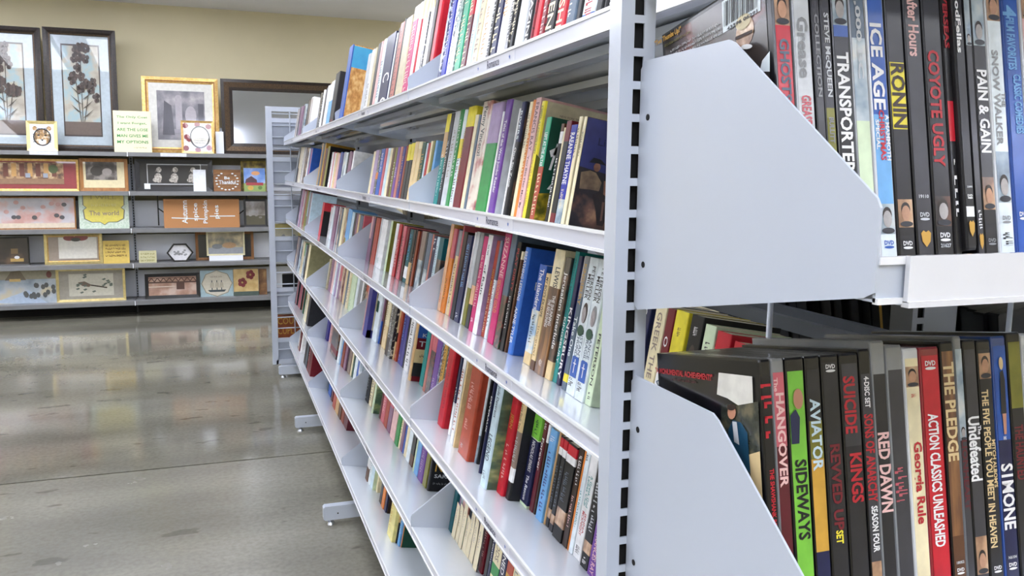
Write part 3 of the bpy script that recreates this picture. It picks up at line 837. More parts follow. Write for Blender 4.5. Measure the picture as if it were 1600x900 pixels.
shelf_row(5, 1, """
570 574.5 624 .18 p black;;~9@.1-.8@.5@.5@lightgrey/~1@.92-.95@.5@.5@white
575 579 630 .19 p cream;;~11@.1-.9@.5@.6@darkgrey
579.5 581 644 .2 h palegreen,landscape
591.5 593.5 652 .17 p maroon
594 598.5 656 .17 p rose;;~8@.2-.8@.5@.4@pale_pink
599 603 664 .17 p brick
603.5 608 671 .17 p rose;.5-1:mauve
608.5 615 681 .175 p pale_pink;.0-.5:floral
615.8 620 692 .175 p green
620.5 623.5 697 .175 p cream;;~8@.2-.9@.5@.5@darkgreen
624 627 702 .175 p mauve
627.5 629.8 706 .175 p slate;.5-1:blue
630 633 711 .175 p gold;.3-1:cream
633.3 638 717 .18 p ice
638.5 643 724 .17 p black;.8-1:brown
644 645.5 735 .185 p palegreen
646 650.8 738 .185 p skyblue;.0-.3:blue
651.3 658 746 .19 h purple;.3-.4:white,.4-.45:salmon;~8@.5-.9@.5@.4@lilac
659 664 756 .195 p photo_cool;.5-1:olive
665.5 668 764 .19 h black,black
""")
shelf_row(5, 2, """
506.5 510.5 527 .17 p indigo
511 514.5 530 .18 p pale_pink
515 524 548 .165 h photo_dark;.75-.9:darkred
526 528.5 565 .185 p ice;.0-.3:pale_pink
529 531 567 .17 p skyblue
531.5 534.5 .08 .17 p rust;.0-.3:palegreen
535 538.5 574 .17 p mauve
539 541 577 .17 p darkgrey
541.5 545 580 .17 p taupe
545.3 548 584 .17 p cream
548.3 550 588 .17 p darkgreen
550.5 554 .092 .17 p ice
554.5 561 .092 .17 p photo_cool;.3-1:blue
""")
shelf_row(5, 3, """
459.5 463 471 .16 p charcoal;0-.5:grey
463.5 469 475 .16 p black;.0-.5:navy
469.5 471 482 .16 p salmon
471.5 473 488 .16 p darkgreen
473.5 477 .03 .18 p cream;.2-.35:gold
477.5 480 .03 .17 p charcoal
""")
# bottom shelf
shelf_row(6, 1, """
570.5 573.5 747 .16 p brown;.3-.7:white
574 577 752 .17 p ice;;~8@.2-.8@.5@.4@grey
577.5 581 759 .165 p paleblue,palegreen
586.5 588.5 766 .12 p cream
592 594.8 783 .15 p charcoal
595 598 790 .165 p orange
598.3 602 794 .165 p navy
602.3 604 798 .165 p darkbrown
604.5 611.5 833 .165 p pale_yellow;;~11@.1-.8@.5@.4@gold
613 616.8 839 .165 p black;.4-.6:tan
617.5 622.5 844 .165 p skyblue;;~9@.1-.8@.5@.5@white
623 625.5 849 .165 p orange,darkgreen
""")
shelf_row(6, 2, """
509 512 605 .15 p slate
512.5 516 614 .15 p blue
516.5 518.5 624 .15 p maroon
519 522.5 634 .15 p brick
523 527 641 .15 p tan
527.5 531 649 .14 p brown
531.5 535.5 655 .14 p rust
536 541 663 .14 p maroon
""")
shelf_row(6, 3, """
465 467.8 543 .15 p maroon;.2-.9:lightgrey
468.3 470.5 548 .16 p white
474 478.5 566 .15 p black
479 484 .03 .15 p darkred;;~4@.3-.7@.5@.4@white
""")

# ---- cover art on the sides that face the camera
def side_art(key, fn):
    if key in BOOKS:
        root, t, d, h = BOOKS[key]; fn(root, t, d, h)
def spoly(root, name, t, pts, m, k=1):
    obj(name, mesh(name, [(t+.0003*k, y, z) for y, z in pts], [tuple(range(len(pts)))], m), root)
def ell(cy, cz, ry, rz, n=20, a0=0): return [(cy+ry*math.cos(a0+2*math.pi*i/n), cz+rz*math.sin(a0+2*math.pi*i/n)) for i in range(n)]
def stext(root, t, s, y, z, L, H, c, k=2):
    V, F = lettering(s, Vector((t+.0003*k, y, z)), Vector((0, 1, 0)), Vector((0, 0, 1)), L, H)
    if V: obj('cover_title', mesh('cover_title', V, F, ink(c)), root)
def find(row, bay, near_u):
    """book of that shelf whose near spine edge shows closest to a photo column"""
    best = None
    for k, (root, t, d, h) in BOOKS.items():
        if k[0] == row and k[1] == bay:
            p = root.matrix_world.translation; u = proj(p)[0]
            if best is None or abs(u-near_u) < best[0]: best = (abs(u-near_u), k)
    return best[1]
def art_osb(root, t, d, h):
    spoly(root, 'sky_panel', t, [(0.004, h*.70), (d*.985, h*.70), (d*.985, h*.985), (.004, h*.985)], book_mat('sky_print'))
    spoly(root, 'ridge', t, [(d*.62, h*.645), (d*.8, h*.72), (d*.8, h*.74), (d*.6, h*.655)], ink('darkgrey'), 2)
def art_horse(root, t, d, h):
    spoly(root, 'sky_panel', t, [(0.002, h*.55), (d, h*.5), (d, h*.995), (.002, h*.995)], mat('print_night_sky', '2c2f66', col2='3c4488', scale=20, rough=.3, coat=.3))
    sk = mat('print_skin', '9a6a50', col2='6d4636', scale=60, rough=.35, coat=.2); sh = mat('print_shirt', '8a7358', col2='5d4a3a', scale=70, rough=.35, coat=.2)
    spoly(root, 'rider_shirt', t, [(d*.08, h*.35), (d*.06, h*.5), (d*.2, h*.53), (d*.3, h*.52), (d*.42, h*.44), (d*.4, h*.36), (d*.25, h*.36)], sh, 2)
    spoly(root, 'rider_face', t, ell(d*.3, h*.57, d*.055, h*.04), sk, 3)
    spoly(root, 'rider_hat', t, [(d*.16, h*.6), (d*.22, h*.65), (d*.34, h*.645), (d*.45, h*.6), (d*.3, h*.605)], ink('black'), 4)
    spoly(root, 'second_shirt', t, [(d*.48, h*.34), (d*.45, h*.46), (d*.6, h*.48), (d*.72, h*.44), (d*.74, h*.32), (d*.6, h*.3)], sk, 2)
    spoly(root, 'second_face', t, ell(d*.6, h*.52, d*.05, h*.038), sk, 3)
    hs = mat('print_horse', '2c1c18', col2='120d10', scale=40, rough=.3, coat=.2)
    spoly(root, 'horse_head', t, [(d*.3, h*.32), (d*.42, h*.36), (d*.58, h*.3), (d*.62, h*.18), (d*.56, h*.05), (d*.46, h*.05), (d*.4, h*.18)], hs, 4)
    spoly(root, 'horse_blaze', t, [(d*.48, h*.27), (d*.52, h*.27), (d*.53, h*.1), (d*.5, h*.09)], mat('print_blaze', '6b4c40', rough=.3), 5)
    stext(root, t, 'Linda', d*.45, h*.8, d*.4, h*.07, 'navy'); stext(root, t, 'Cr', d*.6, h*.7, d*.2, h*.06, 'navy')
def art_altar(root, t, d, h):
    spoly(root, 'gate', t, [(d*.1, h*.62), (d*.5, h*.8), (d*.5, h*.86), (d*.06, h*.68)], ink('white'), 2)
    for i in range(4): spoly(root, 'gate_bar', t, [(d*(.1+i*.11), h*.5), (d*(.14+i*.11), h*.5), (d*(.2+i*.11), h*.76), (d*(.16+i*.11), h*.76)], ink('white'), 2)
    spoly(root, 'flowers', t, [(0, 0), (d, 0), (d, h*.2), (d*.5, h*.32), (0, h*.26)], mat('print_flowers', '7a6a1e', ramp=R_((.35, '4a4a18'), (.5, '8a7a20'), (.6, 'c8a83a')), scale=60, rough=.3), 1)
    stext(root, t, 'L', d*.35, h*.47, d*.2, h*.09, 'white', 3); stext(root, t, 'A', d*.25, h*.37, d*.25, h*.11, 'white', 3)
def art_roby(root, t, d, h):
    stext(root, t, 'NEW YORK TIMES BESTSELLER', d*.5, h*.9, d*.55, h*.02, 'taupe')
    spoly(root, 'gate_post', t, [(d*.25, h*.5), (d*.31, h*.5), (d*.42, h*.78), (d*.36, h*.79)], ink('brown'), 2)
    spoly(root, 'olive_shape', t, [(0, 0), (d*.3, 0), (d*.1, h*.5), (0, h*.55)], ink('olive'), 1)
def art_tyler(root, t, d, h):
    stext(root, t, 'BREATHING', d*.55, h*.66, d*.75, h*.075, 'lightgrey'); stext(root, t, 'ANNE', d*.5, h*.2, d*.5, h*.06, 'lightgrey')
def art_red(root, t, d, h):
    spoly(root, 'black_panel', t, [(d*.12, h*.12), (d*.9, h*.12), (d*.9, h*.97), (d*.12, h*.97)], mat('print_black_panel', '1a1416', ramp=R_((.4, '141012'), (.55, '3a2420'), (.66, '8a5a40')), scale=45, rough=.3), 1)
    pts = [(.5, .16), (.2, .3), (.6, .38), (.25, .5), (.65, .56), (.45, .7), (.3, .8)]
    for a, b in zip(pts, pts[1:]): spoly(root, 'ribbon', t, [(a[0]*d-.002, a[1]*h), (a[0]*d+.002, a[1]*h+.003), (b[0]*d+.002, b[1]*h+.003), (b[0]*d-.002, b[1]*h)], ink('lightgrey'), 2)
def art_ken(root, t, d, h):
    spoly(root, 'blue_band', t, [(.003, h*.7), (d*.97, h*.7), (d*.97, h*.92), (.003, h*.92)], ink('blue'), 1)
    spoly(root, 'cream_band', t, [(.003, h*.3), (d*.97, h*.3), (d*.97, h*.52), (.003, h*.52)], ink('sand'), 1)
    spoly(root, 'black_band', t, [(.003, h*.08), (d*.97, h*.08), (d*.97, h*.3), (.003, h*.3)], ink('black'), 1)
    stext(root, t, 'KEN', d*.32, h*.75, d*.4, h*.06, 'lightgrey'); stext(root, t, 'THE', d*.33, h*.61, d*.5, h*.085, 'lightgrey'); stext(root, t, '~8', d*.4, h*.42, d*.5, h*.05, 'brown')
def art_nic(root, t, d, h):
    stext(root, t, 'NICHE', d*.5, h*.37, d*.8, h*.15, 'gold'); stext(root, t, 'SARAH', d*.38, h*.23, d*.55, h*.055, 'lightgrey'); stext(root, t, '~9', d*.35, h*.12, d*.5, h*.03, 'grey')
def art_ja(root, t, d, h): stext(root, t, 'JANE', d*.4, h*.25, d*.6, h*.11, 'beige')
def art_i(root, t, d, h):
    for q in ((.0, .12, 0, 1), (0, 1, 0, .13), (0, 1, .9, 1)): spoly(root, 'border', t, [(d*q[0], h*q[2]), (d*q[1], h*q[2]), (d*q[1], h*q[3]), (d*q[0], h*q[3])], ink('indigo'), 1)
    stext(root, t, 'I', d*.6, h*.36, d*.14, h*.26, 'indigo')
    spoly(root, 'photo', t, [(d*.14, h*.68), (d, h*.68), (d, h*.9), (d*.14, h*.9)], book_mat('photo_dark'), 1)
def art_redblack(root, t, d, h): spoly(root, 'red_top', t, [(0, h*.75), (d, h*.75), (d, h), (0, h)], ink('crimson'), 1)
for row, bay, u, fn in ((1, 1, 528, art_osb), (2, 0, 882.5, art_horse), (2, 0, 826.5, art_altar), (2, 0, 814, art_roby), (3, 0, 791, art_tyler), (4, 0, 682.5, art_red),
                        (4, 1, 636.5, art_ken), (5, 1, 665.5, art_nic), (6, 1, 623, art_ja), (4, 1, 566, art_i), (3, 2, 497, art_redblack)):
    side_art(find(row, bay, u), fn)
def spine_poly(root, name, pts, m, k=1): obj(name, mesh(name, [(x, -.0003*k, z) for x, z in pts], [tuple(range(len(pts)))], m), root)
for u in (883.5, 896.5):           # blue cross stickers, green dots and portraits on the two pale spines
    root, t, d, h = BOOKS[find(3, 0, u)]
    spine_poly(root, 'portrait_hair', ell(t*.55, h*.6, t*.3, h*.075), ink('darkbrown' if u < 890 else 'grey'), 1)
    spine_poly(root, 'portrait_face', ell(t*.5, h*.585, t*.22, h*.06), mat('print_grey_face', 'b5aeb0', col2='8d8488', scale=90, rough=.4), 2)
    spine_poly(root, 'green_dot', ell(t*.45, h*.47, t*.36, h*.04), ink('darkgreen'), 3)
    spine_poly(root, 'cross_sticker', [(t*.12, h*.13), (t*.88, h*.13), (t*.88, h*.27), (t*.78, h*.28), (t*.22, h*.28), (t*.12, h*.27)], ink('blue'), 2)
    spine_poly(root, 'cross_upright', [(t*.46, h*.16), (t*.54, h*.16), (t*.54, h*.26), (t*.46, h*.26)], ink('white'), 3)
    spine_poly(root, 'cross_arm', [(t*.32, h*.225), (t*.68, h*.225), (t*.68, h*.232), (t*.32, h*.232)], ink('white'), 3)
k = find(3, 0, 1077)
for (row, bay, n), (root, t, d, h) in list(BOOKS.items()):
    if row == 3 and bay == 0 and proj(gp(3, root.matrix_world.translation.y, .06, .165))[0] > 1075 and proj(gp(3, root.matrix_world.translation.y, .06, .165))[0] < 1090:
        spine_poly(root, 'oval_portrait', ell(t*.5, h*.6, t*.36, h*.2), ink('darkbrown'), 1)
        spine_poly(root, 'portrait_face', ell(t*.58, h*.64, t*.17, h*.07), mat('print_face', 'c08a70', rough=.4), 2)
        spine_poly(root, 'portrait_scarf', ell(t*.5, h*.5, t*.28, h*.07), ink('crimson'), 2)

# ---- handwritten paper slips standing against the books on the fifth shelf
i = 0
for u, v, hh in ((706, 831, .085), (711, 837, .09), (716, 846, .11), (722, 853, .085), (727, 860, .12), (733, 868, .10), (739, 880, .11)):
    s0 = bis(lambda s: proj(gp(5, solveY(5, u, s, 0), s, 0))[1] > v, .004, .13, 26); s0 = max(.01, s0-.006); y = solveY(5, u, s0, 0)
    e = empty('paper_slip', frameL(gp(5, y, s0, .0006)), f'cream handwritten paper slip, {ORD[i]} of seven in front of small paperbacks on fifth shelf', 'paper slip', 'handwritten slips on the fifth shelf')
    sl = B().prism([(0, 0), (.026, 0), (.03, hh*.6), (.026, hh*.96), (.004, hh)], 1, -.0016, -.001)
    add('slip', sl, mat('slip_paper', 'e3d8ba', rough=.8, var=.06), e)
    V, F = lettering('~6', Vector((.013, -.0018, hh*.6)), Vector((0, 0, -1)), Vector((1, 0, 0)), hh*.5, .006)
    obj('handwriting', mesh('handwriting', V, F, ink('grey')), e); i += 1

# ------------------------------------------------------------------ DVD cases on the near end unit
def gpe(X, sb, h, z): return Vector((X, YF + sb*ca + h*sa, z - sb*sa + h*ca))
def frameE(p): return Matrix(((1, 0, 0, p.x), (0, ca, sa, p.y), (0, -sa, ca, p.z), (0, 0, 0, 1)))
DVDH, DVDD = .190, .135
M_case = {'black': M_black, 'white': mat('white_plastic', 'dfe2e6', rough=.25, coat=.4), 'grey': mat('grey_plastic', '8a8d92', rough=.25, coat=.5), 'blue': mat('blue_plastic', '2c4f9a', rough=.2, coat=.5), 'red': mat('red_plastic', '8f1d2a', rough=.25, coat=.4), 'card': mat('board_case', '1c1a1b', rough=.5, var=.2)}
DVDS = []
BOLD[0] = .03
def dvd(x0, x1, sb, z, case, spine, bands, titles, label, top=0., dz=0., group='cases on the end unit', logo=None, name='dvd_case', h=DVDH):
    t = x1-x0
    e = empty(name, frameE(gpe(x0, sb, dz+.0006, z)), label, 'DVD', group)
    r = .0014
    prof = [(0, DVDD), (0, r), (r*.3, r*.3), (r, 0), (t-r, 0), (t-r*.3, r*.3), (t, r), (t, DVDD)]
    b = B(); n = len(prof); V = [(x, y, zz) for zz in (0, .0015, h-.0015, h) for x, y in ((p[0]*.96+t*.02, p[1]+.0006) if zz in (0, h) else p for p in prof)]
    F = [tuple(range(n))[::-1], tuple(range(3*n, 4*n))]
    for q in range(3):
        for j in range(n): F.append((q*n+j, q*n+(j+1) % n, (q+1)*n+(j+1) % n, (q+1)*n+j))
    obj('case', mesh('case', V, F, M_case[case]), e)
    # printed paper insert behind the clear sleeve: spine strip with bands
    cuts = sorted({0., 1.} | {q for bd in bands for q in bd[:2]}); i0, i1 = t*.09, t*.91; z0, z1 = .003, h-(.003+top)
    names = list(dict.fromkeys([spine]+[bd[2] for bd in bands])); V = []; F = []; I = []
    for a, c in zip(cuts, cuts[1:]):
        mid = (a+c)/2; col = next((bd[2] for bd in bands if bd[0] <= mid <= bd[1]), spine)
        k = len(V); za, zb = z1-(z1-z0)*a, z1-(z1-z0)*c
        V += [(i0, -.0003, zb), (i1, -.0003, zb), (i1, -.0003, za), (i0, -.0003, za)]; F.append((k, k+1, k+2, k+3)); I.append(names.index(col))
    ins = obj('spine_insert', mesh('spine_insert', V, F, [mat('insert_'+nm, COL[nm], rough=.3, coat=.25, var=.12, scale=50, spec=.35) if nm in COL else book_mat(nm) for nm in names], I), e)
    for bd in bands:
        if bd[2].startswith('photo') and .03 < bd[1]-bd[0]:
            zt, zb = z1-(z1-z0)*bd[0], z1-(z1-z0)*bd[1]; hb = min(zt-zb, t*1.5); zc = zb+hb*.5
            for nm, cz, rx, rz, cc, kk in (('portrait_hair', zc+hb*.14, .26, .26, '2c2320', 2), ('portrait_face', zc, .24, .28, 'b98d70' if 'warm' in bd[2] else 'a9a4a2', 3), ('portrait_shoulders', zc-hb*.38, .36, .1, '2a2c34', 4)):
                obj(nm, mesh(nm, [(x, -.00012*kk-.0003, zz) for x, zz in ell(t*.5, cz, t*rx, hb*rz, 14)], [tuple(range(14))], mat('portrait_'+cc, cc, rough=.4, var=.15, scale=120)), e)
    for (s, a, c, xc, hf, col) in titles:
        V, F = lettering(s, Vector((t*xc, -.0007, z1-(z1-z0)*(a+c)/2)), Vector((0, 0, -1)), Vector((1, 0, 0)), (z1-z0)*(c-a), t*hf, fit=False)
        if V: obj('spine_title', mesh('spine_title', V, F, ink(col)), e)
    if logo:
        zz, col = logo
        V, F = lettering('DVD', Vector((t*.5, -.0008, z0+(z1-z0)*zz)), Vector((1, 0, 0)), Vector((0, 0, 1)), t*.52, t*.2, fit=False)
        n0 = len(V); V += [(x, -.0008, zq) for x, zq in ell(t*.5, z0+(z1-z0)*zz-t*.2, t*.27, t*.06, 16)]; F = list(F)+[tuple(range(n0, n0+16))]
        obj('disc_logo', mesh('disc_logo', V, F, ink(col)), e)
    DVDS.append((e, t, h)); return e
def solveX(u, sb, h, z): return bis(lambda x: proj(gpe(x, sb, h, z))[0] < u, .2, 1.2)
def rg(t): return re.match(r'(-?[\d.]+)-(-?[\d.]+)$', t).groups()
def solveH(x, sb, z, v): return bis(lambda h: proj(gpe(x, sb, h, z))[1] > v, -.2, .4)
def dvd_row(z, text, topref, group):
    """each line: u0 u1 setback lift case spine [film gap]; bands in photo rows; titles in photo rows; label; disc logo row@colour"""
    prev = .3246
    for line in text.strip().splitlines():
        f = [x.strip() for x in line.split(';')]
        a = f[0].split(); u0, u1, sb, dz = (float(x) for x in a[:4]); case, spine = a[4], a[5]; top = float(a[6]) if len(a) > 6 else 0
        hh = DVDH if topref else 0
        x0 = max(solveX(u0, sb, hh, z), prev+.0002); x1 = max(solveX(u1, sb, hh, z), x0+.006); prev = x1
        z0, z1 = .003, DVDH-(.003+top)
        def fr(v): return min(1, max(0, 1-(solveH(x0, sb, z, float(v))-dz-z0)/(z1-z0)))
        bands = [(fr(rg(r)[0]), fr(rg(r)[1]), c) for r, c in (x.strip().split(':') for x in f[1].split(',') if x.strip())] if f[1] else []
        tl = []
        for x in f[2].split('/') if f[2] else []:
            p = x.strip().split('@'); q = rg(p[1]); tl.append((p[0], fr(q[0]), fr(q[1]), float(p[2]), float(p[3]), p[4]))
        lg = (1-fr(f[4].split('@')[0]), f[4].split('@')[1]) if len(f) > 4 and f[4] else None
        dvd(x0, x1, sb, z, case, spine, bands, tl, f[3], top, dz, group, lg)
dvd_row(ZE[1], """
1230 1258 .085 0 black crimson;-400-40:photo_warm;GHOSTS@61-160@.5@.55@slate/OF MARS@170-270@.5@.5@slate;red-spined DVD case behind the side plate, back cover towards the camera
1260 1288 .085 0 grey lightgrey;;Grease@27-123@.5@.62@grey/GREASE@150-195@.5@.55@rose;silver grey DVD case beside the red-spined one
1290 1303 .085 0 black darkgrey;;COLLECTION@23-153@.5@.5@grey;narrow dark DVD case with faint grey lettering
1304 1319 .085 0 black darkgrey;170-500:olive;STEVE McQUEEN@21-153@.5@.6@lightgrey/BULLITT@185-225@.5@.5@grey;narrow dark olive DVD case with pale name lettering
1321 1348 .085 0 black charcoal;-400-40:photo_cool,40-58:blue;TRANSPORTER@82-272@.5@.7@white;black DVD case with bold white slanted title, man's photo at its top
1349 1374 .085 0 grey photo_cool;-400-60:slate,190-500:palegreen;10,000 BC@-30-124@.5@.4@lightgrey;murky green DVD case with thin pale letters
1376 1404 .085 0 white skyblue;-400-180:blue,320-368:photo_cool,368-500:ice;ICE AGE@37-173@.45@.66@white/A MAMMOTH@180-252@.8@.22@white/CHRISTMAS@173-252@.5@.3@crimson/SPECIAL@188-235@.24@.2@white;white and bright blue DVD case standing at the side plate's tip;381@blue
1405.5 1433 .085 0 black charcoal;98-203:yellow,313-357:photo_warm;RONIN@100-201@.5@.78@darkbrown;black DVD case with yellow title block;382@white
1434.5 1462 .085 0 black darkgrey;;After Hours@-10-89@.5@.6@pale_pink;dark grey DVD case with thin handwritten-style title;337@lightgrey
1463.5 1493 .085 0 black charcoal;308-355:photo_dark;COYOTE UGLY@79-262@.45@.6@red;black DVD case with red neon-style title;369@white
1494.5 1502 .085 .003 card black;159-222:crimson;OVERSEAS@-40-77@.5@.7@red/~3@250-340@.5@.4@white;thin worn black case with red lettering, next to the red neon title
1503.5 1528 .081 .007 card black;324-340:white;GoodFellas@-30-84@.4@.5@white;worn black cardboard case standing slightly proud of its neighbours;307@white
1529.5 1536 .085 0 black darkgrey;-400-72:photo_cool;~3@330-360@.5@.5@white;slim dark case beside the proud black one
1537.5 1562 .085 0 black charcoal;-400-72:photo_cool,278-329:photo_warm;PAIN & GAIN@110-240@.5@.72@white;black case with broad white capital title and a face below it;377@grey
1563.5 1588 .085 0 white ice;-400-33:photo_warm,238-318:photo_cool;SNOW WALKER@79-229@.4@.42@grey/THE@145-168@.78@.25@grey/~4@365-385@.5@.6@black;white DVD case with thin grey spaced title;342@grey
1590 1616 .085 0 blue blue;;4@9-28@.4@.8@skyblue/FILM FAVORITES@28-110@.4@.5@skyblue/CLASSIC COMEDIES@117-210@.6@.45@skyblue;royal blue DVD case at the picture's edge, upper shelf;336@white
1618 1645 .085 0 white pale_pink;-400-30:photo_warm;~9@120-300@.5@.5@rose;pale pink DVD case outermost on the upper shelf
""", False, 'cases on the upper end unit shelf')
ZL = ZE[2]
dvd_row(ZL, """
1186 1203 .074 0 black black .008;;~4@602-690@.42@.95@crimson/THE SHAWSHANK REDEMPTION@735-870@.55@.4@crimson;black case with red characters, front cover towards the side plate, lower shelf
1204 1224 .074 0 grey rose .006;700-1200:maroon;The@592-614@.25@.3@pale_pink/HANGOVER@616-764@.5@.66@pale_pink;dusky red DVD case between the black and lime green ones
1225.5 1255 .074 0 black lime .006;;SIDEWAYS@721-847@.52@.62@black;lime green DVD case with a bald man's portrait
1256 1280 .074 0 black gold .006;500-660:charcoal,660-720:olive,865-1200:navy;AVIATOR@625-738@.5@.66@paleblue;bronze and dark DVD case beside the lime green one
1281 1309 .074 0 black charcoal .002;;REVVED UP@697-832@.5@.55@darkred/SET@832-853@.5@.4@yellow;black DVD case with dull red capitals and a yellow word;575@white
1310 1340 .074 0 black darkgrey .004;700-1200:charcoal;SUICIDE@590-680@.42@.62@red/KINGS@711-789@.55@.62@red;dark DVD case with red outlined letters in two words
1341 1359 .074 .002 black darkgrey .014;565-577:crimson,880-950:photo_warm;4-DISC SET@590-639@.5@.45@white/SONS OF ANARCHY@649-787@.5@.8@red/SEASON FOUR@793-865@.55@.55@white;dark boxed set with clear sleeve edge and red title
1360 1382 .074 .007 grey charcoal .02;;RED DAWN@678-803@.52@.82@pale_pink;charcoal case with large pale red block title
1383 1409 .074 .003 grey slate .014;560-1200:darkgrey;~6@733-788@.45@.7@rose;dark grey case with pink curly script
1410 1434 .074 0 white cream .004;575-607:photo_warm;Georgia Rule@693-822@.5@.7@red/~4@618-624@.5@.3@crimson;cream DVD case with red serif title and a woman's face
1435 1466 .074 0 red crimson .003;;ACTION CLASSICS UNLEASHED@649-858@.48@.52@white;bright red DVD case with long white title;570@white
1468 1489 .074 .003 black brown .004;500-840:wood_print;THE PLEDGE@568-723@.5@.8@sand;brown DVD case with spaced cream capitals;893@white
1490 1502 .074 .006 grey darkgrey .006;500-690:photo_cool;LIONHEART@689-799@.5@.7@maroon;slim smoky case with dark maroon letters
1503 1524 .074 .003 black darkgrey .004;841-900:photo_warm;The@668-682@.85@.25@white/Undefeated@653-754@.45@.85@white;dark case with bold white gothic-style title
1525 1547 .074 .002 black charcoal .004;554-594:photo_warm;THE FIVE PEOPLE YOU MEET IN HEAVEN@611-858@.35@.48@sand/MITCH ALBOM'S@690-765@.75@.25@sand;charcoal case with long narrow cream title;890@white
1548 1571 .074 .004 blue blue .004;690-1200:navy;S1MONE@727-830@.5@.8@white/COMEDY@684-690@.5@.2@white;blue case with a standing woman in black;885@white
1572 1594 .074 .006 black olive .004;640-1200:charcoal;THE HAUNTED@666-752@.45@.6@darkred;dark olive case with faint dark red title
1595 1618 .074 .003 white lightgrey .004;640-1200:charcoal;~7@680-800@.5@.5@white;pale grey and black case at the picture's edge, lower shelf
1619 1642 .074 .003 black charcoal .004;;~7@640-760@.5@.5@grey;black case outermost on the lower shelf
""", True, 'cases on the lower end unit shelf')
# covers seen from the side plate's side (x = 0 face of the first case of each row), placed where the photo shows them
def on_face(e, u, v):
    p = e.matrix_world.translation; r = ray(u, v); k = p.x/r.x
    d = Vector((p.x, r.y*k, CAMZ+r.z*k)) - p
    return d.y*ca - d.z*sa, d.y*sa + d.z*ca
def left_face(e, name, pts, m, k=1): return obj(name, mesh(name, [(-.0003*k, min(max(y, .002), DVDD-.002), min(max(z, .002), DVDH-.002)) for y, z in pts], [tuple(range(len(pts)))], m), e)
def px_face(e, name, pts, m, k=1): return left_face(e, name, [on_face(e, u, v) for u, v in pts], m, k)
def px_text(e, s, u0, v0, u1, v1, hpx, c, k=4):
    """line of print whose middle runs from (u0,v0) to (u1,v1) in the photo"""
    a, b_ = on_face(e, u0, v0), on_face(e, u1, v1); A, Bv = Vector((-.0003*k, *a)), Vector((-.0003*k, *b_)); ex = (Bv-A).normalized()
    ey = Vector((0, -ex.z, ex.y)) if ex.y < 0 else Vector((0, -ex.z, ex.y))
    ey = Vector((-1, 0, 0)).cross(ex); hh = abs(on_face(e, u0, v0-hpx/2)[1]-on_face(e, u0, v0+hpx/2)[1])
    V, F = lettering(s, (A+Bv)/2, ex, ey, (Bv-A).length, hh, fit=False)
    if V: obj('cover_text', mesh('cover_text', V, F, ink(c)), e)
def px_ell(cu, cv, ru, rv, n=16, sk=0.): return [(cu+ru*math.cos(2*math.pi*i/n), cv+rv*math.sin(2*math.pi*i/n)+sk*ru*math.cos(2*math.pi*i/n)) for i in range(n)]
e, t, h = DVDS[0]; D = DVDD
left_face(e, 'back_cover', [(.006, .004), (D-.004, .004), (D-.004, h-.004), (.006, h-.004)], mat('print_mars', '3a302c', ramp=R_((.3, '2e2927'), (.5, '3c3531'), (.6, '4c2c2a'), (.68, '6a322e')), scale=35, rough=.25, coat=.5))
px_face(e, 'barcode_sticker', [(1131, 52), (1189.5, 16.5), (1189.5, -34), (1129, 3)], ink('ice'), 2)
q = random.Random(3); f_ = .05; n_bar = 0
while f_ < .93:
    wv = q.choice((.012, .02, .032)); c = lambda f, k: (1130+59.5*f, (44-35.5*f) if k else (6-37*f))
    px_face(e, 'barcode_bar', [c(f_, 1), c(f_+wv, 1), c(f_+wv, 0), c(f_, 0)], ink('darkgrey'), 3); f_ += wv+q.choice((.014, .022, .03))
px_text(e, '43396 06291', 1138, 46, 1186, 17, 6, 'darkgrey')
px_text(e, '"Two Thumbs Up!"', 1025, 70, 1066, 46, 11, 'gold'); px_text(e, '~22', 1040, 72, 1080, 50, 4, 'olive')
for i in range(3): px_text(e, '~30', 1050+4*i, 80+5*i, 1126+2*i, 37+7*i, 4, 'lightgrey')
face = mat('print_mars_face', 'b59478', ramp=R_((.35, '6a4434'), (.5, 'b08a6c'), (.62, 'dcc6ac')), scale=60, rough=.3, coat=.4)
px_face(e, 'portrait', px_ell(1165, 50, 14, 25, 18, -.5), face, 2); px_face(e, 'portrait_scalp', px_ell(1163, 34, 12, 12, 14, -.5), ink('beige'), 3)
px_face(e, 'portrait_eyes', [(1151, 58), (1178, 46), (1178, 51), (1151, 63)], ink('darkbrown'), 4); px_face(e, 'portrait_mouth', px_ell(1169, 73, 9, 4, 12, -.1), ink('white'), 4)
px_face(e, 'portrait_shoulder', [(1188, 112), (1204, 112), (1204, 80), (1192, 95)], ink('ice'), 2)
e, t, h = next(x for x in DVDS if x[0]['label'].startswith('black case with red characters'))
left_face(e, 'front_cover', [(.006, .004), (D-.004, .004), (D-.004, h-.012), (.006, h-.012)], mat('print_night', '0c0b0e', ramp=R_((.4, '08080a'), (.6, '14121a'), (.7, '2a1216')), scale=30, rough=.2, coat=.5))
px_text(e, '"A MONUMENTAL ACHIEVEMENT!"', 1026, 578, 1115, 590, 9, 'red'); px_text(e, '~14', 1050, 592, 1090, 597, 4, 'maroon')
px_face(e, 'torn_sticker', [(1124.6, 582), (1177, 588), (1178.5, 629), (1155, 633), (1138, 622), (1121.7, 616)], mat('torn_sticker_paper', 'd6d4cc', rough=.6, var=.08, scale=90), 3)
px_face(e, 'street_photo', [(1128, 632), (1186, 628), (1192, 790), (1128, 690)], mat('print_street', '3a3c34', ramp=R_((.35, '1c211e'), (.5, '3c4038'), (.62, '6a6450')), scale=50, rough=.25, coat=.4), 2)
px_face(e, 'sand_ground', [(1172, 710), (1189, 705), (1194, 790), (1176, 760)], ink('sand'), 3)
px_face(e, 'man_coat', [(1140, 672), (1147, 656), (1160, 660), (1170, 676), (1175, 740), (1160, 725), (1142, 690)], mat('print_coat', '1e4a66', col2='173a52', scale=60, rough=.3), 4)
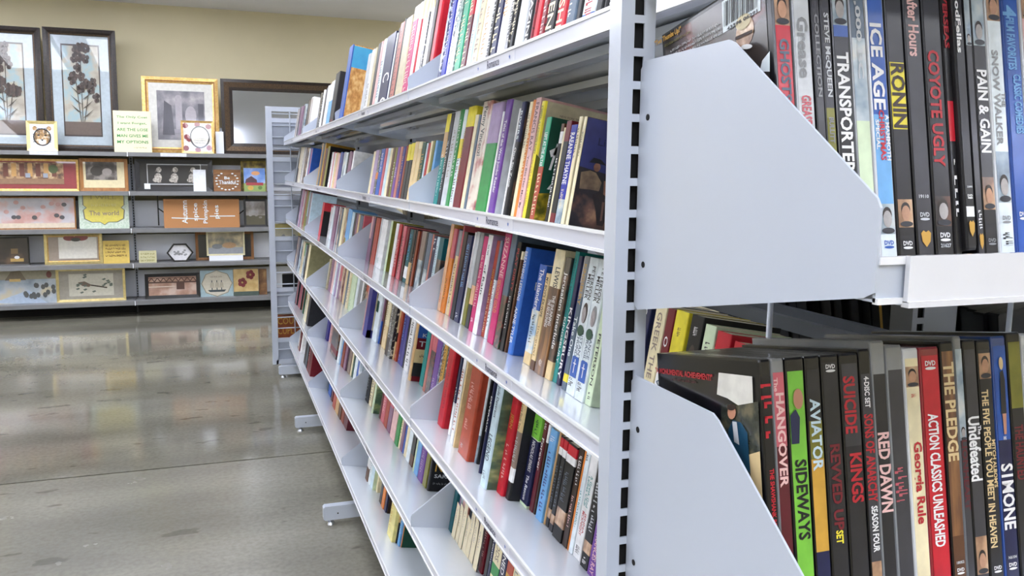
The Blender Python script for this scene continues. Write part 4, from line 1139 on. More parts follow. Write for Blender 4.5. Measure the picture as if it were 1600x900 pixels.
px_face(e, 'man_shirt', [(1147, 658), (1154, 659), (1158, 695), (1150, 690)], ink('lightgrey'), 5)
px_face(e, 'man_face', px_ell(1146, 644, 6.5, 11, 14), mat('print_face', 'c08a70', rough=.4), 5); px_face(e, 'man_hair', px_ell(1146, 636, 7, 5, 14), ink('darkbrown'), 6)
def dvd_find(p): return next(x for x in DVDS if x[0]['label'].startswith(p))
def dvd_z(e, v):
    p = e.matrix_world.translation
    return bis(lambda h: proj(p + Vector((0, h*sa, h*ca)))[1] > v, -.2, .4)
for p_, v in (('dark grey DVD case with thin', 372), ('worn black cardboard', 356), ('slim dark case', 376)):
    e, t, h = dvd_find(p_); z = dvd_z(e, v)
    spine_poly(e, 'shield_emblem', [(t*.5+x*min(t*.3, .0042), z+y*.0062) for x, y in ((-1, .5), (-.5, .8), (0, .6), (.5, .8), (1, .5), (.8, -.4), (0, -1), (-.8, -.4))], ink('gold'), 3)
for p_, v, s_ in (('dark grey DVD case with thin', 307, '19110'), ('worn black cardboard', 292, '23893'), ('black DVD case with red neon', 384, '21627'), ('brown DVD case', 880, '18052'), ('blue case', 872, 'N6104')):
    e, t, h = dvd_find(p_)
    V, F = lettering(s_, Vector((t*.5, -.0009, dvd_z(e, v))), Vector((1, 0, 0)), Vector((0, 0, 1)), t*.55, t*.16, fit=False); obj('catalogue_number', mesh('catalogue_number', V, F, ink('lightgrey')), e)
# the portrait on the lime green spine, and the woman on the blue one
e, t, h = next(x for x in DVDS if x[0]['label'].startswith('lime'))
for nm, pts, m_, k in (('portrait_coat', [(t*.1, h*.7), (t*.5, h*.7), (t*.6, h*.79), (t*.4, h*.82), (t*.1, h*.8)], ink('navy'), 3), ('portrait_head', ell(t*.55, h*.855, t*.26, h*.036), mat('print_face', 'c08a70', rough=.4), 4)):
    spine_poly(e, nm, pts, m_, k)
e, t, h = next(x for x in DVDS if x[0]['label'].startswith('blue case'))
spine_poly(e, 'woman_dress', [(t*.35, h*.7), (t*.7, h*.7), (t*.72, h*.83), (t*.62, h*.87), (t*.42, h*.86)], ink('black'), 3)
spine_poly(e, 'woman_legs', [(t*.46, h*.62), (t*.62, h*.62), (t*.68, h*.7), (t*.42, h*.7)], mat('print_face', 'c08a70', rough=.4), 3)
spine_poly(e, 'woman_head', ell(t*.5, h*.895, t*.14, h*.025), ink('sand'), 4)

BOLD[0] = .012
# ---- cases and books on the side facing away, glimpsed through the gaps
XR = 2*XC-XF
def frameR(p): return Matrix(((0, -ca, -sa, p.x), (1, 0, 0, p.y), (0, -sa, ca, p.z), (0, 0, 0, 1)))
q = random.Random(11)
y = JY[0]+.02; i = 0
while y < JY[1]-.05 and i < 40:
    t = .0142; sb = q.uniform(.02, .035)
    p = Vector((XR - sb*ca, y, ZS[2]-sb*sa+.0006))
    spine = q.choice(['charcoal', 'black', 'darkgrey', 'slate', 'maroon', 'navy'])
    e = empty('dvd_case', frameR(p), f'dark DVD case facing away, {ORD[i]} from the near post, third shelf, nearest bay', 'DVD', 'cases on the side facing away')
    b = B().bbox(0, t-.0006, 0, DVDD, 0, DVDH, .002); add('case', b, M_black, e)
    add('spine_insert', B().poly([(.001, -.0003, .004), (t-.0016, -.0003, .004), (t-.0016, -.0003, DVDH-.004), (.001, -.0003, DVDH-.004)]), book_mat(spine), e)
    if i == 12: add('yellow_sleeve', B().box(-.0002, t-.0004, DVDD-.001, DVDD+.0006, .02, DVDH-.001).box(-.0002, t-.0004, .02, DVDD, DVDH, DVDH+.0004), ink('gold'), e)
    y += t; i += 1
for row in (2, 3):
    for bay in (1, 2):
        y = JY[bay]+.03; i = 0
        while y < JY[bay+1]-.06 and i < 22:
            t = q.uniform(.02, .045); hh = q.uniform(.16, .2); d = .13
            sp = q.choice(['tan', 'brown', 'navy', 'maroon', 'charcoal', 'beige', 'darkgreen', 'slate', 'rust', 'grey'])
            HEAP.book(frameR(Vector((XR-.03*ca, y, ZS[row-1]-.03*sa+.0006))), t-.0006, d, hh, sp); y += t; i += 1

far = obj('distant_books', mesh('distant_books', HEAP.V, HEAP.F, HEAP.m, HEAP.I))
tag(far, 'blur of thin paperbacks packed between the named ones on the distant shelves', 'books', None, 'stuff')

# ------------------------------------------------------------------ wall shelving with framed pictures
WZ = [1.492, 1.143, .8065, .489, .1457]      # top of each shelf
WY0, WY1 = 8.2, 8.53
BX = [-1.968, -.746, .475, 1.696]
bn = ('bay at the picture edge', 'middle bay', 'bay behind the far end unit')
M_olive = mat('shaded_wall_olive', '8f8a72', rough=.7, var=.04, scale=6)  # shade of the wall behind the shelves, put into the colour
for i in range(3):
    x0, x1 = BX[i], BX[i+1]; ox = (x0+x1)/2
    e = empty('wall_shelf_unit', (ox, 8.4, 0), f'grey wall shelving holding framed pictures, {bn[i]}', 'shelving', 'wall shelving bays')
    for z in WZ:
        th = .036
        sh = add('shelf_board', B().bbox(x0-ox+.003, x1-ox-.003, WY0-8.4, WY1-8.4, z-th, z, .004), M_shelfgrey, e)
        add('back_board', B().box(x0-ox+.012, x1-ox-.012, WY1-.012-8.4, WY1-8.4, z+.001, z+(.245 if z > .2 else .25)), M_panelwhite, e)
        add('shelf_clip', B().box(x0-ox-.0, x0-ox+.006, WY0-.003-8.4, WY0+.004-8.4, z-th-.004, z+.004), M_rim, sh)
    for x in (x0, x1):
        if x == x1 and i < 2: continue
        upright(e, 'post', .03, .03, .0, 1.74, Matrix.Translation((x-ox, WY1-8.4+.001, 0)))
        add('foot', B().bbox(x-ox-.014, x-ox+.014, 8.47-8.4, 8.64-8.4, 0, .1, .004), M_steelgrey, e)
    for zz in (1.74,): add('top_rail', B().box(x0-ox+.016, x1-ox-.016, WY1-8.4+.004, WY1-8.4+.02, zz-.02, zz), M_white, e)
    add('wall_shade_sheet', B().box(x0-ox+.016, x1-ox-.016, WY1-8.4+.022, WY1-8.4+.028, .1, 1.72), M_olive, e)  # stands for the wall behind, its shade painted in as olive
    add('gap_shade_sheet', B().box(x0-ox+.003, x1-ox-.003, WY1-.06-8.4, WY1-.05-8.4, .0, .1), M_dark, e)  # dark sheet standing in for the shade under the bottom shelf
for u, v, s in ((68, 236, 'beneath the tiger picture'), (271, 240, 'beneath the gold framed print')):
    p = atY(u, v, WY0-.004)
    t = add('shelf_tag', B().box(-.11, .11, 0, .003, -.02, .012), mat('tag_plastic', 'c9ccd2', rough=.3, coat=.4), None, Matrix.Translation((p.x, WY0-.0045, WZ[0]-.015)))
    tag(t, f'clear plastic price tag on the top wall shelf edge, {s}', 'price tag', 'wall shelf price tags')

class Pic:
    """A flat printed picture built as layered shapes: x, z fractions of the sheet."""
    def __init__(s, w, h, base): s.w, s.h = w, h; s.b = B(); s.m = [base]; s.k = 0; s.b.poly([(0, 0, 0), (w, 0, 0), (w, 0, h), (0, 0, h)])
    def p(s, pts, m):
        if m not in s.m: s.m.append(m)
        s.k += 1; s.b.poly([(x*s.w, -.0003*s.k, z*s.h) for x, z in pts], s.m.index(m)); return s
    def e(s, cx, cz, rx, rz, m, n=16): return s.p([(cx+rx*math.cos(2*math.pi*i/n), cz+rz*math.sin(2*math.pi*i/n)) for i in range(n)], m)
    def r(s, x0, x1, z0, z1, m): return s.p([(x0, z0), (x1, z0), (x1, z1), (x0, z1)], m)
    def ring(s, cx, cz, rx, rz, wd, m, n=20):
        for i in range(n):
            a, c = 2*math.pi*i/n, 2*math.pi*(i+1)/n
            s.p([(cx+rx*math.cos(a), cz+rz*math.sin(a)), (cx+rx*math.cos(c), cz+rz*math.sin(c)), (cx+(rx-wd)*math.cos(c), cz+(rz-wd)*math.sin(c)), (cx+(rx-wd)*math.cos(a), cz+(rz-wd)*math.sin(a))], m)
            s.k -= 1
        s.k += 1; return s
    def line(s, x0, z0, x1, z1, wd, m):
        d = math.hypot((x1-x0)*s.w, (z1-z0)*s.h); nx, nz = -(z1-z0)*s.h/d*wd/2, (x1-x0)*s.w/d*wd/2
        return s.p([(x0-nx/s.w, z0-nz/s.h), (x1-nx/s.w, z1-nz/s.h), (x1+nx/s.w, z1+nz/s.h), (x0+nx/s.w, z0+nz/s.h)], m)
    def t(s, txt, cx, cz, L, H, m, rot=False):
        if m not in s.m: s.m.append(m)
        s.k += 1; ex, ey = (Vector((0, 0, 1)), Vector((-1, 0, 0))) if rot else (Vector((1, 0, 0)), Vector((0, 0, 1)))
        V, F = lettering(txt, Vector((cx*s.w, -.0003*s.k, cz*s.h)), ex, ey, L*(s.h if rot else s.w), H*(s.w if rot else s.h))
        n = len(s.b.V); s.b.V += V; s.b.F += [tuple(n+j for j in f) for f in F]; s.b.I += [s.m.index(m)]*len(F); return s
def gl(name, *stops, scale=20, stretch=None, coat=.9, rough=.5):
    m = mat(name, 'cccccc', ramp=[tuple(x) for x in stops], scale=scale, stretch=stretch, rough=rough, coat=coat); m.node_tree.nodes['Principled BSDF'].inputs['Coat Roughness'].default_value = .02; return m
def flat(name, h): 
    m = mat('art_'+name, h, rough=.5, coat=.9, var=.06, scale=40); m.node_tree.nodes['Principled BSDF'].inputs['Coat Roughness'].default_value = .02; return m
def stand(name, u0, v0, u1, v1, shelf, label, cat, lean=4., Y=8.40, group=None, lift=0.):
    """Empty at the lower front edge of something leaning on a wall shelf; size from the photo"""
    vm = (v0+v1)/2
    x0, x1 = atY(u0, vm, Y).x, atY(u1, vm, Y).x
    um = (u0+u1)/2; hz = atY(um, v0, Y).z - max(atY(um, v1, Y).z, 0)
    w, h = x1-x0, hz/math.cos(math.radians(lean))
    e = empty(name, Matrix.Translation((x0, Y, WZ[shelf]+.0006+lift)) @ Matrix.Rotation(-math.radians(lean), 4, 'X'), label, cat, group)
    return e, w, h
def frame_bars(e, w, h, fw_, m, depth=.022, name='frame', parent=None, steps=None):
    """mitred frame: outer bar with a raised outer edge and a lower inner bead"""
    def bar(b, a0, a1, dz0, dz1, i):
        for (p, q_) in (((a0, a0), (w-a0, a0)), ((w-a0, a0), (w-a0, h-a0)), ((w-a0, h-a0), (a0, h-a0)), ((a0, h-a0), (a0, a0))):
            ins = {(a0, a0): (a1, a1), (w-a0, a0): (w-a1, a1), (w-a0, h-a0): (w-a1, h-a1), (a0, h-a0): (a1, h-a1)}
            P, Q, P2, Q2 = p, q_, ins[p], ins[q_]; n = len(b.V)
            b.V += [(P[0], dz0, P[1]), (Q[0], dz0, Q[1]), (Q2[0], dz1, Q2[1]), (P2[0], dz1, P2[1])] + [(c[0], depth, c[1]) for c in (P, Q, Q2, P2)]
            b.F += [tuple(n+j for j in f) for f in ((0, 1, 2, 3), (4, 7, 6, 5), (0, 4, 5, 1), (3, 2, 6, 7), (0, 3, 7, 4), (1, 5, 6, 2))]; b.I += [i]*6
    b = B(); mats = [m]
    if steps:
        for (a0, a1, d0, d1, mm) in steps:
            if mm not in mats: mats.append(mm)
            bar(b, a0, a1, d0, d1, mats.index(mm))
    else: bar(b, 0, fw_, 0, .006, 0)
    return add(name, b, mats, parent or e)
def backing(e, w, h, depth=.02): add('backing', B().box(.003, w-.003, depth-.004, depth, .003, h-.003), mat('kraft_backing', '6b5a44', rough=.8), e)
def place(e, pic, x, y, z, name='picture'):
    o = add(name, pic.b, pic.m, e); o.location = (x, y, z); return o

M_esp = mat('espresso_frame', '150f0c', rough=.4, coat=.1, col2='2a1e17', scale=60, spec=.35); M_bead = mat('bronze_bead', '5a452c', rough=.4, metal=.5, col2='2c2118', scale=160)
M_gold = mat('gold_frame', 'c79d55', rough=.35, metal=.55, col2='dcb979', scale=50); M_brassl = mat('pale_brass_frame', 'd8c68a', rough=.3, metal=.6, var=.1)
M_oak = mat('oak_frame', '8a5c2e', rough=.5, stretch=(1, 1, .1), scale=60, col2='a87440'); M_blackf = mat('black_frame', '17171a', rough=.4, coat=.2)
A_br = flat('umber', '4a3a34'); A_br2 = flat('dark_umber', '332824'); A_stem = flat('stem', '3f372c')

def botanical(u0, u1, v0, v1, label, seed):
    e, w, h = stand('framed_picture', u0, v0, u1, v1, 0, label, 'picture', 5)
    f = .062
    frame_bars(e, w, h, f, M_esp, .03, steps=((0, .03, .004, 0, M_esp), (.03, .048, .0, .008, M_esp), (.048, .056, .006, .008, M_bead), (.056, f, .01, .012, M_blackf)))
    add('mat_board', B().box(f, w-f, .014, .018, f, h-f), flat('grey_mat', 'a4b0b8'), e); backing(e, w, h, .03)
    mt = .075; pw, ph = w-2*(f+mt), h-2*(f+mt)
    pc = Pic(pw, ph, gl('art_botanical_ground', (.3, '8d867a'), (.45, 'a8a294'), (.55, '8ea6ae'), (.68, 'b0a58a'), scale=6))
    pc.r(0, .035, 0, 1, A_br2).r(.965, 1, 0, 1, A_br2).r(0, 1, 0, .018, A_br2).r(0, 1, .982, 1, A_br2)
    pc.r(.035, .965, .018, .16, flat('umber_band', '5a4c44'))
    q2 = random.Random(seed)
    for x, zt, lean in ((.5, .9, 0), (.35, .65, -.2), (.72, .58, .22)):
        pc.line(.5+lean*.2, .16, x, zt, pw*.022, A_stem)
        for k in range(9 if lean == 0 else 6):
            cx, cz = x+q2.uniform(-.17, .17), zt+q2.uniform(-.16, .07)
            for a in range(5): 
                an = a*1.256+q2.random(); pc.e(cx+.06*math.cos(an), cz+.03*math.sin(an), .05, .026, A_br if (a+k) % 2 else A_br2, 10); pc.k -= 1
            pc.k += 1
    for k in range(6):
        s_ = -1 if k % 2 else 1; z = .2+.05*k; pc.p([(.5, z), (.5+.3*s_, z+.1), (.5+.12*s_, z+.02)], A_stem)
    place(e, pc, f+mt, .0135, f+mt)
botanical(-52, 64, 31, 229, 'dark framed flower print cut by the picture edge, top wall shelf', 1)
botanical(68, 182, 37, 232, 'tall dark framed flower print reflecting a ceiling light, top wall shelf', 2)

e, w, h = stand('framed_picture', 40.5, 185, 89, 232, 0, 'small gold framed tiger face picture in front of the dark frames', 'picture', 6, 8.27)
frame_bars(e, w, h, .028, M_brassl, .015); backing(e, w, h, .015); iw, ih = w-.056, h-.056
pc = Pic(iw, ih, flat('paper_white', 'dcdce2')); fur = gl('art_tiger_fur', (.35, '8a6a44'), (.5, 'b08a58'), (.62, 'd8c8b0'), scale=40); bk = flat('ink_black', '1d1a1c')
pc.e(.5, .45, .36, .36, fur, 24).e(.2, .82, .1, .1, fur).e(.8, .82, .1, .1, fur).ring(.5, .45, .38, .38, .05, bk).e(.5, .25, .17, .12, flat('paper_white', 'dcdce2')).p([(.43, .36), (.57, .36), (.5, .27)], bk)
pc.e(.35, .53, .06, .035, bk).e(.65, .53, .06, .035, bk)
for k in range(5):
    for s_ in (-1, 1): pc.line(.5+s_*.08, .6+.05*k, .5+s_*.22, .64+.05*k, iw*.025, bk); pc.line(.5+s_*.24, .28+.07*k, .5+s_*.38, .24+.08*k, iw*.03, bk)
place(e, pc, .028, .006, .028)

e, w, h = stand('hand_lettered_sign', 177, 171, 236, 236, 0, 'cream sign with green hand lettering beside the tall dark frame', 'sign', 5, 8.3)
add('board', B().bbox(0, w, 0, .012, 0, h, .003), mat('cream_board', 'dcd6b4', rough=.6, var=.03), e)
pc = Pic(w*.96, h*.96, mat('cream_board_face', 'ddd7b6', rough=.55, var=.03, scale=12)); gr = ink('green')
for k, s_ in enumerate(('The Only Coat', 'I want Forget,', 'ARE THE LOSE', 'MAN GIVES ME', 'MY OPTIONS')): pc.t(s_, .5, .86-.155*k, .86, .075, gr)
pc.t('~9', .7, .1, .4, .03, ink('olive')); place(e, pc, w*.02, -.0005, h*.02, 'lettering_sheet')

e, w, h = stand('framed_picture', 222, 117, 342, 237, 0, 'gold framed black and white garden print with pale mat', 'picture', 6, 8.42)
f = .055; frame_bars(e, w, h, f, M_gold, .025, steps=((0, .03, .006, 0, M_gold), (.03, .042, .004, .008, M_oak), (.042, f, .005, .01, M_gold))); backing(e, w, h, .025)
add('mat_board', B().box(f, w-f, .012, .016, f, h-f), flat('ivory_mat', 'cdccc6'), e); mt = .07
pc = Pic(w-2*(f+mt), h-2*(f+mt), gl('art_garden', (.3, '55545c'), (.48, '74727a'), (.6, '8f8b90'), (.72, 'b5aeb0'), scale=7))
pc.r(.38, .52, .2, .85, flat('pale_stone', '9c969c')).e(.45, .86, .07, .06, flat('pale_stone', '9c969c')).r(.3, .8, .14, .22, flat('stone_step', '8b868e')).p([(.1, .1), (.35, .1), (.3, .7), (.15, .8)], flat('hedge', '4b4a52')).r(.86, .98, .2, .75, flat('hedge', '4b4a52'))
pc.e(.7, .5, .12, .2, flat('mist', 'a09aa0')).e(.6, .08, .1, .05, flat('pale_stone', '9c969c')); place(e, pc, f+mt, .0115, f+mt)

e, w, h = stand('framed_picture', 283, 188, 334, 239, 0, 'small square framed verse with red flowers before the gold frame', 'picture', 5, 8.27)
frame_bars(e, w, h, .02, M_gold, .014); backing(e, w, h, .014); iw, ih = w-.04, h-.04
pc = Pic(iw, ih, flat('paper_cream', 'd8d5cc')); rd = flat('petal_red', '7a2a30')
for x, z in ((.08, .9), (.5, .95), (.9, .88), (.12, .5), (.08, .1), (.5, .04), (.9, .12), (.2, .42)): pc.e(x, z, .11, .1, rd, 7)
pc.ring(.58, .5, .36, .4, .05, flat('leaf_dark', '2c2c2a'), 22).e(.58, .5, .31, .35, flat('paper_cream', 'd8d5cc'))
for k in range(6): pc.t('~8', .58, .72-.085*k, .42, .04, ink('grey'))
place(e, pc, .02, .005, .02)

e, w, h = stand('framed_mirror', 346, 121, 520, 238, 0, 'wide mirror in a dark bronze frame behind the far end unit', 'mirror', 7, 8.36)
f = .105; frame_bars(e, w, h, f, M_esp, .03, steps=((0, .03, .004, 0, M_esp), (.03, .075, .0, .008, M_bead), (.075, f, .008, .014, M_esp))); backing(e, w, h, .03)
b = B(); b.poly([(f, .016, f), (w-f, .016, f), (w-f, .016, h-f), (f, .016, h-f)]); add('mirror_glass', b, mat('mirror_silver', 'd9dcdc', rough=.01, metal=1., var=0), e)
p = atY(343, 235, 8.3); e = empty('white_board', (p.x-.03, 8.34, WZ[0]+.0006), 'narrow white board standing between gold frame and mirror', 'board'); add('board', B().bbox(0, .07, 0, .012, 0, .205, .002), M_panelwhite, e)

# second shelf
e, w, h = stand('framed_picture', -45, 243, 122.5, 293.5, 1, 'street scene print with red mat and gold edge', 'picture', 3, 8.3)
frame_bars(e, w, h, .02, M_gold, .018); backing(e, w, h, .018); add('mat_board', B().box(.02, w-.02, .01, .014, .02, h-.02), flat('red_mat', '8a3038'), e)
pc = Pic(w-.2, h-.09, gl('art_street', (.3, '3c2c28'), (.45, '7a5a48'), (.55, 'b08c68'), (.68, 'd8c4a0'), scale=16))
for k in range(9): pc.r(.05+.1*k, .11+.1*k, .35, .95, flat('ochre', 'c79a5e') if k % 2 else flat('brick_shade', '6a3a30'))
for x in (.55, .77): pc.r(x-.03, x+.03, .3, .5, flat('van_blue', '9aa2b4'))
pc.e(.87, .7, .06, .2, flat('tree_green', '4a5a34')); pc.r(0, 1, 0, .25, flat('wet_street', '8a6a52')); place(e, pc, .08, .0095, .06)
e, w, h = stand('framed_picture', 123.5, 243, 199.5, 294, 1, 'brown framed black and white figure print with wide cream mat', 'picture', 3, 8.3)
frame_bars(e, w, h, .03, M_oak, .018); backing(e, w, h, .018); add('mat_board', B().box(.03, w-.03, .01, .014, .03, h-.03), flat('cream_mat', 'd6caa4'), e)
pc = Pic(w-.14, h-.13, gl('art_figure', (.3, '2a2624'), (.48, '4d4744'), (.62, '8d8682'), scale=12)); pc.e(.35, .5, .2, .28, flat('figure_dark', '332e2c')).e(.68, .45, .16, .2, flat('figure_pale', '9a928e')); place(e, pc, .05, .0095, .1)
e, w, h = stand('framed_picture', 210.5, 246, 332, 295.5, 1, 'wide black framed picture of three seated dogs', 'picture', 3, 8.3)
frame_bars(e, w, h, .04, M_blackf, .018); backing(e, w, h, .018); add('mat_board', B().box(.04, w-.04, .01, .014, .04, h-.04), flat('black_mat', '18181b'), e)
pc = Pic(w-.2, h-.1, flat('silver_line', 'b4b6ba')); pc.r(.015, .985, .05, .95, flat('charcoal_ground', '242427'))
dg = gl('art_dog', (.35, '77706c'), (.5, 'a8a29c'), (.65, 'cfcac4'), scale=50)
for x in (.2, .5, .83): pc.e(x, .34, .07, .22, dg).e(x+.02, .72, .05, .13, dg).e(x-.05, .22, .05, .1, dg).r(x-.01, x+.05, .1, .35, dg).p([(x-.03, .74), (x-.055, .6), (x-.02, .66)], flat('dog_ear', '6b6460'))
place(e, pc, .1, .0095, .06)
add('price_card', B().box(.075, .125, -.001, 0, .02, .07), ink('ice'), e); add('hang_card', B().box(w-.17, w-.06, -.002, -.001, .0, .2), mat('gloss_card', 'dfe3ea', rough=.2, coat=.6), e)
e, w, h = stand('wooden_plaque', 333.5, 263, 376, 297, 1, 'brown wooden plaque with white leaf wreath and script', 'plaque', 4, 8.3)
for k in range(4): add('plank', B().bbox(.0, w, 0, .014, h*k/4+.001, h*(k+1)/4-.001, .003), mat('plaque_wood', '7a5232', rough=.6, col2='94683f', stretch=(.15, 1, 1), scale=50), e)
pc = Pic(w, h, M_dark); pc.b = B(); pc.k = 1
for k in range(18):
    a = 2*math.pi*k/18
    if 1.2 < a < 1.95: continue
    pc.e(.5+.4*math.cos(a), .47+.4*math.sin(a), .045, .03, ink('ice'), 8); pc.k -= 1
pc.k += 1; pc.t('Be', .5, .62, .2, .13, ink('ice')).t('Thankful', .5, .42, .62, .18, ink('ice')); place(e, pc, 0, -.0005, 0, 'wreath_lettering')
e, w, h = stand('floral_panel', 376.5, 250, 416, 297, 1, 'yellow flowered panel behind the barn painting', 'panel', 5, 8.4)
add('board', B().bbox(0, w, 0, .012, 0, h, .003), gl('art_yellow_flowers', (.35, '5a4a1c'), (.5, '9a8430'), (.62, 'c8b450'), scale=18, coat=.2), e)
e, w, h = stand('canvas_painting', 381, 261, 414.5, 297.5, 1, 'small bright canvas painting of a red barn under clouds', 'painting', 5, 8.28)
add('canvas', B().bbox(0, w, 0, .016, 0, h, .003), flat('canvas_edge', 'c8c0ae'), e)
pc = Pic(w, h, gl('art_sky', (.35, '5d84c8'), (.55, '88a4d8'), (.66, 'd8b8a0'), scale=9, coat=.2)); pc.e(.55, .78, .2, .09, flat('cloud_orange', 'd89c6a')).r(0, 1, 0, .35, flat('meadow', '8aa05a')).p([(.05, .35), (.1, .52), (.35, .66), (.6, .5), (.62, .35)], flat('barn_roof', '4a3038')).r(.1, .9, .26, .38, flat('barn_red', '9a3038')).e(.3, .15, .14, .1, flat('hay', 'c8a04a')).e(.75, .16, .1, .08, flat('bush', '5a7a3a')); place(e, pc, 0, -.0006, 0)

# third shelf
e, w, h = stand('framed_picture', -30, 305, 118, 356, 2, 'pale blossom watercolour print with a wood edge', 'picture', 3, 8.3)
frame_bars(e, w, h, .012, M_oak, .016); backing(e, w, h, .016)
pc = Pic(w-.024, h-.024, gl('art_blossom', (.3, 'b4b2ba'), (.46, 'c2bec4'), (.56, 'caa8a4'), (.66, 'c2968e'), scale=6))
q2 = random.Random(4)
for k in range(16): pc.e(q2.uniform(.2, .95), q2.uniform(.3, .9), .03, .07, flat('blossom_pink', 'c49a94') if k % 3 else flat('leaf_slate', '4b4a50'), 9)
pc.r(0, 1, 0, .16, flat('cream_margin', 'd2c4b0')); place(e, pc, .012, .006, .012)
e, w, h = stand('wall_plaque', 123, 304, 201, 356.5, 2, 'pale green patterned plaque with a yellow scalloped label', 'plaque', 3, 8.3)
add('board', B().bbox(0, w, 0, .014, 0, h, .003), gl('art_trellis', (.42, 'b9cbb8'), (.5, 'd4ddd0'), (.58, 'b9cbb8'), scale=30, coat=.2), e)
pc = Pic(w, h, M_dark); pc.b = B(); pc.k = 1
sc = [(.12, .3), (.1, .55), (.16, .62), (.1, .7), (.1, 1.), (.9, 1.), (.9, .7), (.84, .62), (.9, .55), (.88, .3), (.75, .2), (.58, .2), (.5, .12), (.42, .2), (.25, .2)]
pc.p([((x-.5)*1.06+.5, (z-.55)*1.05+.55 if z < 1 else 1) for x, z in sc], flat('label_grey', '6e7068')).p(sc, flat('label_yellow', 'd4c65a')).t('I WILL', .5, .93, .55, .12, flat('label_ochre', 'a89a4a')).t('~10', .5, .7, .5, .08, flat('label_pale', 'dcd28a')).t('The world', .5, .46, .6, .14, ink('taupe'))
place(e, pc, 0, -.0005, 0, 'scalloped_label')
e, w, h = stand('lettered_canvas', 255.5, 307, 374, 351.5, 2, 'tan canvas with white script turned on its side', 'canvas', 3, 8.27)
add('canvas', B().bbox(0, w, 0, .02, 0, h, .004), mat('tan_canvas', 'b07c4e', rough=.7, var=.04, scale=200, bump=.1), e)
pc = Pic(w, h, M_dark); pc.b = B(); pc.k = 1
for x, s_ in ((.27, 'Autumn'), (.42, 'spice'), (.55, 'Pumpkin'), (.7, 'pies')): pc.t(s_, x, .55, .8, .075, ink('ice'), rot=True)
pc.line(.1, .35, .55, .3, .008, ink('ice')).line(.6, .4, .94, .4, .008, ink('ice')); place(e, pc, 0, -.0006, 0, 'script')
e, w, h = stand('folding_frame', 247, 304, 386, 353.5, 2, 'thin black metal frame behind the tan canvas', 'frame', 3, 8.34)
b = B(); r_ = .006
for a, c in (((0, 0, .02), (.0, 0, h)), ((w, 0, .02), (w, 0, h)), ((0, 0, h*.6), (.22, 0, .007)), ((w, 0, h*.6), (w-.22, 0, .007)), ((0, 0, h), (w, 0, h)), ((.22, 0, .007), (w-.22, 0, .007))): b.tube(a, c, r_, 6)
add('rods', b, M_blackf, e)
e, w, h = stand('framed_picture', 381, 311, 417.5, 354, 2, 'black framed red poppy field picture', 'picture', 4, 8.3)
frame_bars(e, w, h, .02, M_blackf, .015); backing(e, w, h, .015); pc = Pic(w-.04, h-.04, gl('art_poppy', (.35, '6a6058'), (.5, '8f8a84'), (.62, 'a8a4a4'), scale=10)); pc.r(0, 1, 0, .4, flat('field', '4f4a34'))
for k in range(9): pc.e(q2.uniform(.1, .9), q2.uniform(.3, .65), .09, .05, flat('poppy', 'a84438'), 9)
place(e, pc, .02, .006, .02)

# fourth shelf
e, w, h = stand('framed_picture', -30, 367, 45, 412, 3, 'very dark still life print at the picture edge', 'picture', 3, 8.3)
frame_bars(e, w, h, .012, M_blackf, .015); backing(e, w, h, .015); pc = Pic(w-.024, h-.024, gl('art_dark_still', (.35, '1c1614'), (.55, '2c221e'), (.7, '5a4434'), scale=8)); pc.r(.6, .9, .1, .22, flat('gilt', 'b09050')).e(.75, .26, .06, .06, flat('paper_white', 'dcdce2')).r(.62, .78, .4, .6, flat('dim_gilt', '6a5434')); place(e, pc, .012, .006, .012)
e, w, h = stand('framed_picture', 68.5, 364, 160, 412.5, 3, 'gold framed red flower print glaring with reflected light', 'picture', 3, 8.3)
frame_bars(e, w, h, .034, M_brassl, .02, steps=((0, .024, .004, 0, M_brassl), (.024, .034, .004, .008, M_gold))); backing(e, w, h, .02)
pc = Pic(w-.068, h-.068, flat('taupe_mat', '9a8c80')); pc.r(.2, .97, .08, .98, flat('paper_cream', 'd8d5cc')).e(.42, .95, .12, .12, rd).e(.66, .97, .14, .14, rd).e(.55, .88, .1, .08, flat('leaf_dark', '2c2c2a')); place(e, pc, .034, .006, .034)
e, w, h = stand('verse_card', 161, 377, 202, 412.5, 3, 'small yellow card with dark verse lines', 'card', 3, 8.28)
add('board', B().bbox(0, w, 0, .01, 0, h, .003), mat('yellow_card', 'd4b860', rough=.6, var=.04), e); pc = Pic(w, h, M_dark); pc.b = B(); pc.k = 1
for k in range(4): pc.t('~10', .5, .8-.15*k, .8, .09, ink('brown'))
place(e, pc, 0, -.0005, 0, 'verse_lines')
e, w, h = stand('lettered_plaque', 217, 392, 244.5, 410.5, 3, 'tiny pale plaque with three lines of letters', 'plaque', 3, 8.28)
add('board', B().bbox(0, w, 0, .01, 0, h, .003), mat('pale_plaque', 'c8c49c', rough=.6), e); pc = Pic(w, h, M_dark); pc.b = B(); pc.k = 1
for k in range(3): pc.t('~8', .5, .75-.27*k, .8, .16, ink('olive'))
place(e, pc, 0, -.0005, 0, 'lettering')
e, w, h = stand('hexagon_frame', 260, 382, 302.5, 410.5, 3, 'black hexagonal frame with a small pale drawing', 'picture', 3, 8.28)
hx = [(0, .5), (.26, 0), (.74, 0), (1, .5), (.74, 1), (.26, 1)]; b = B(); n = 6
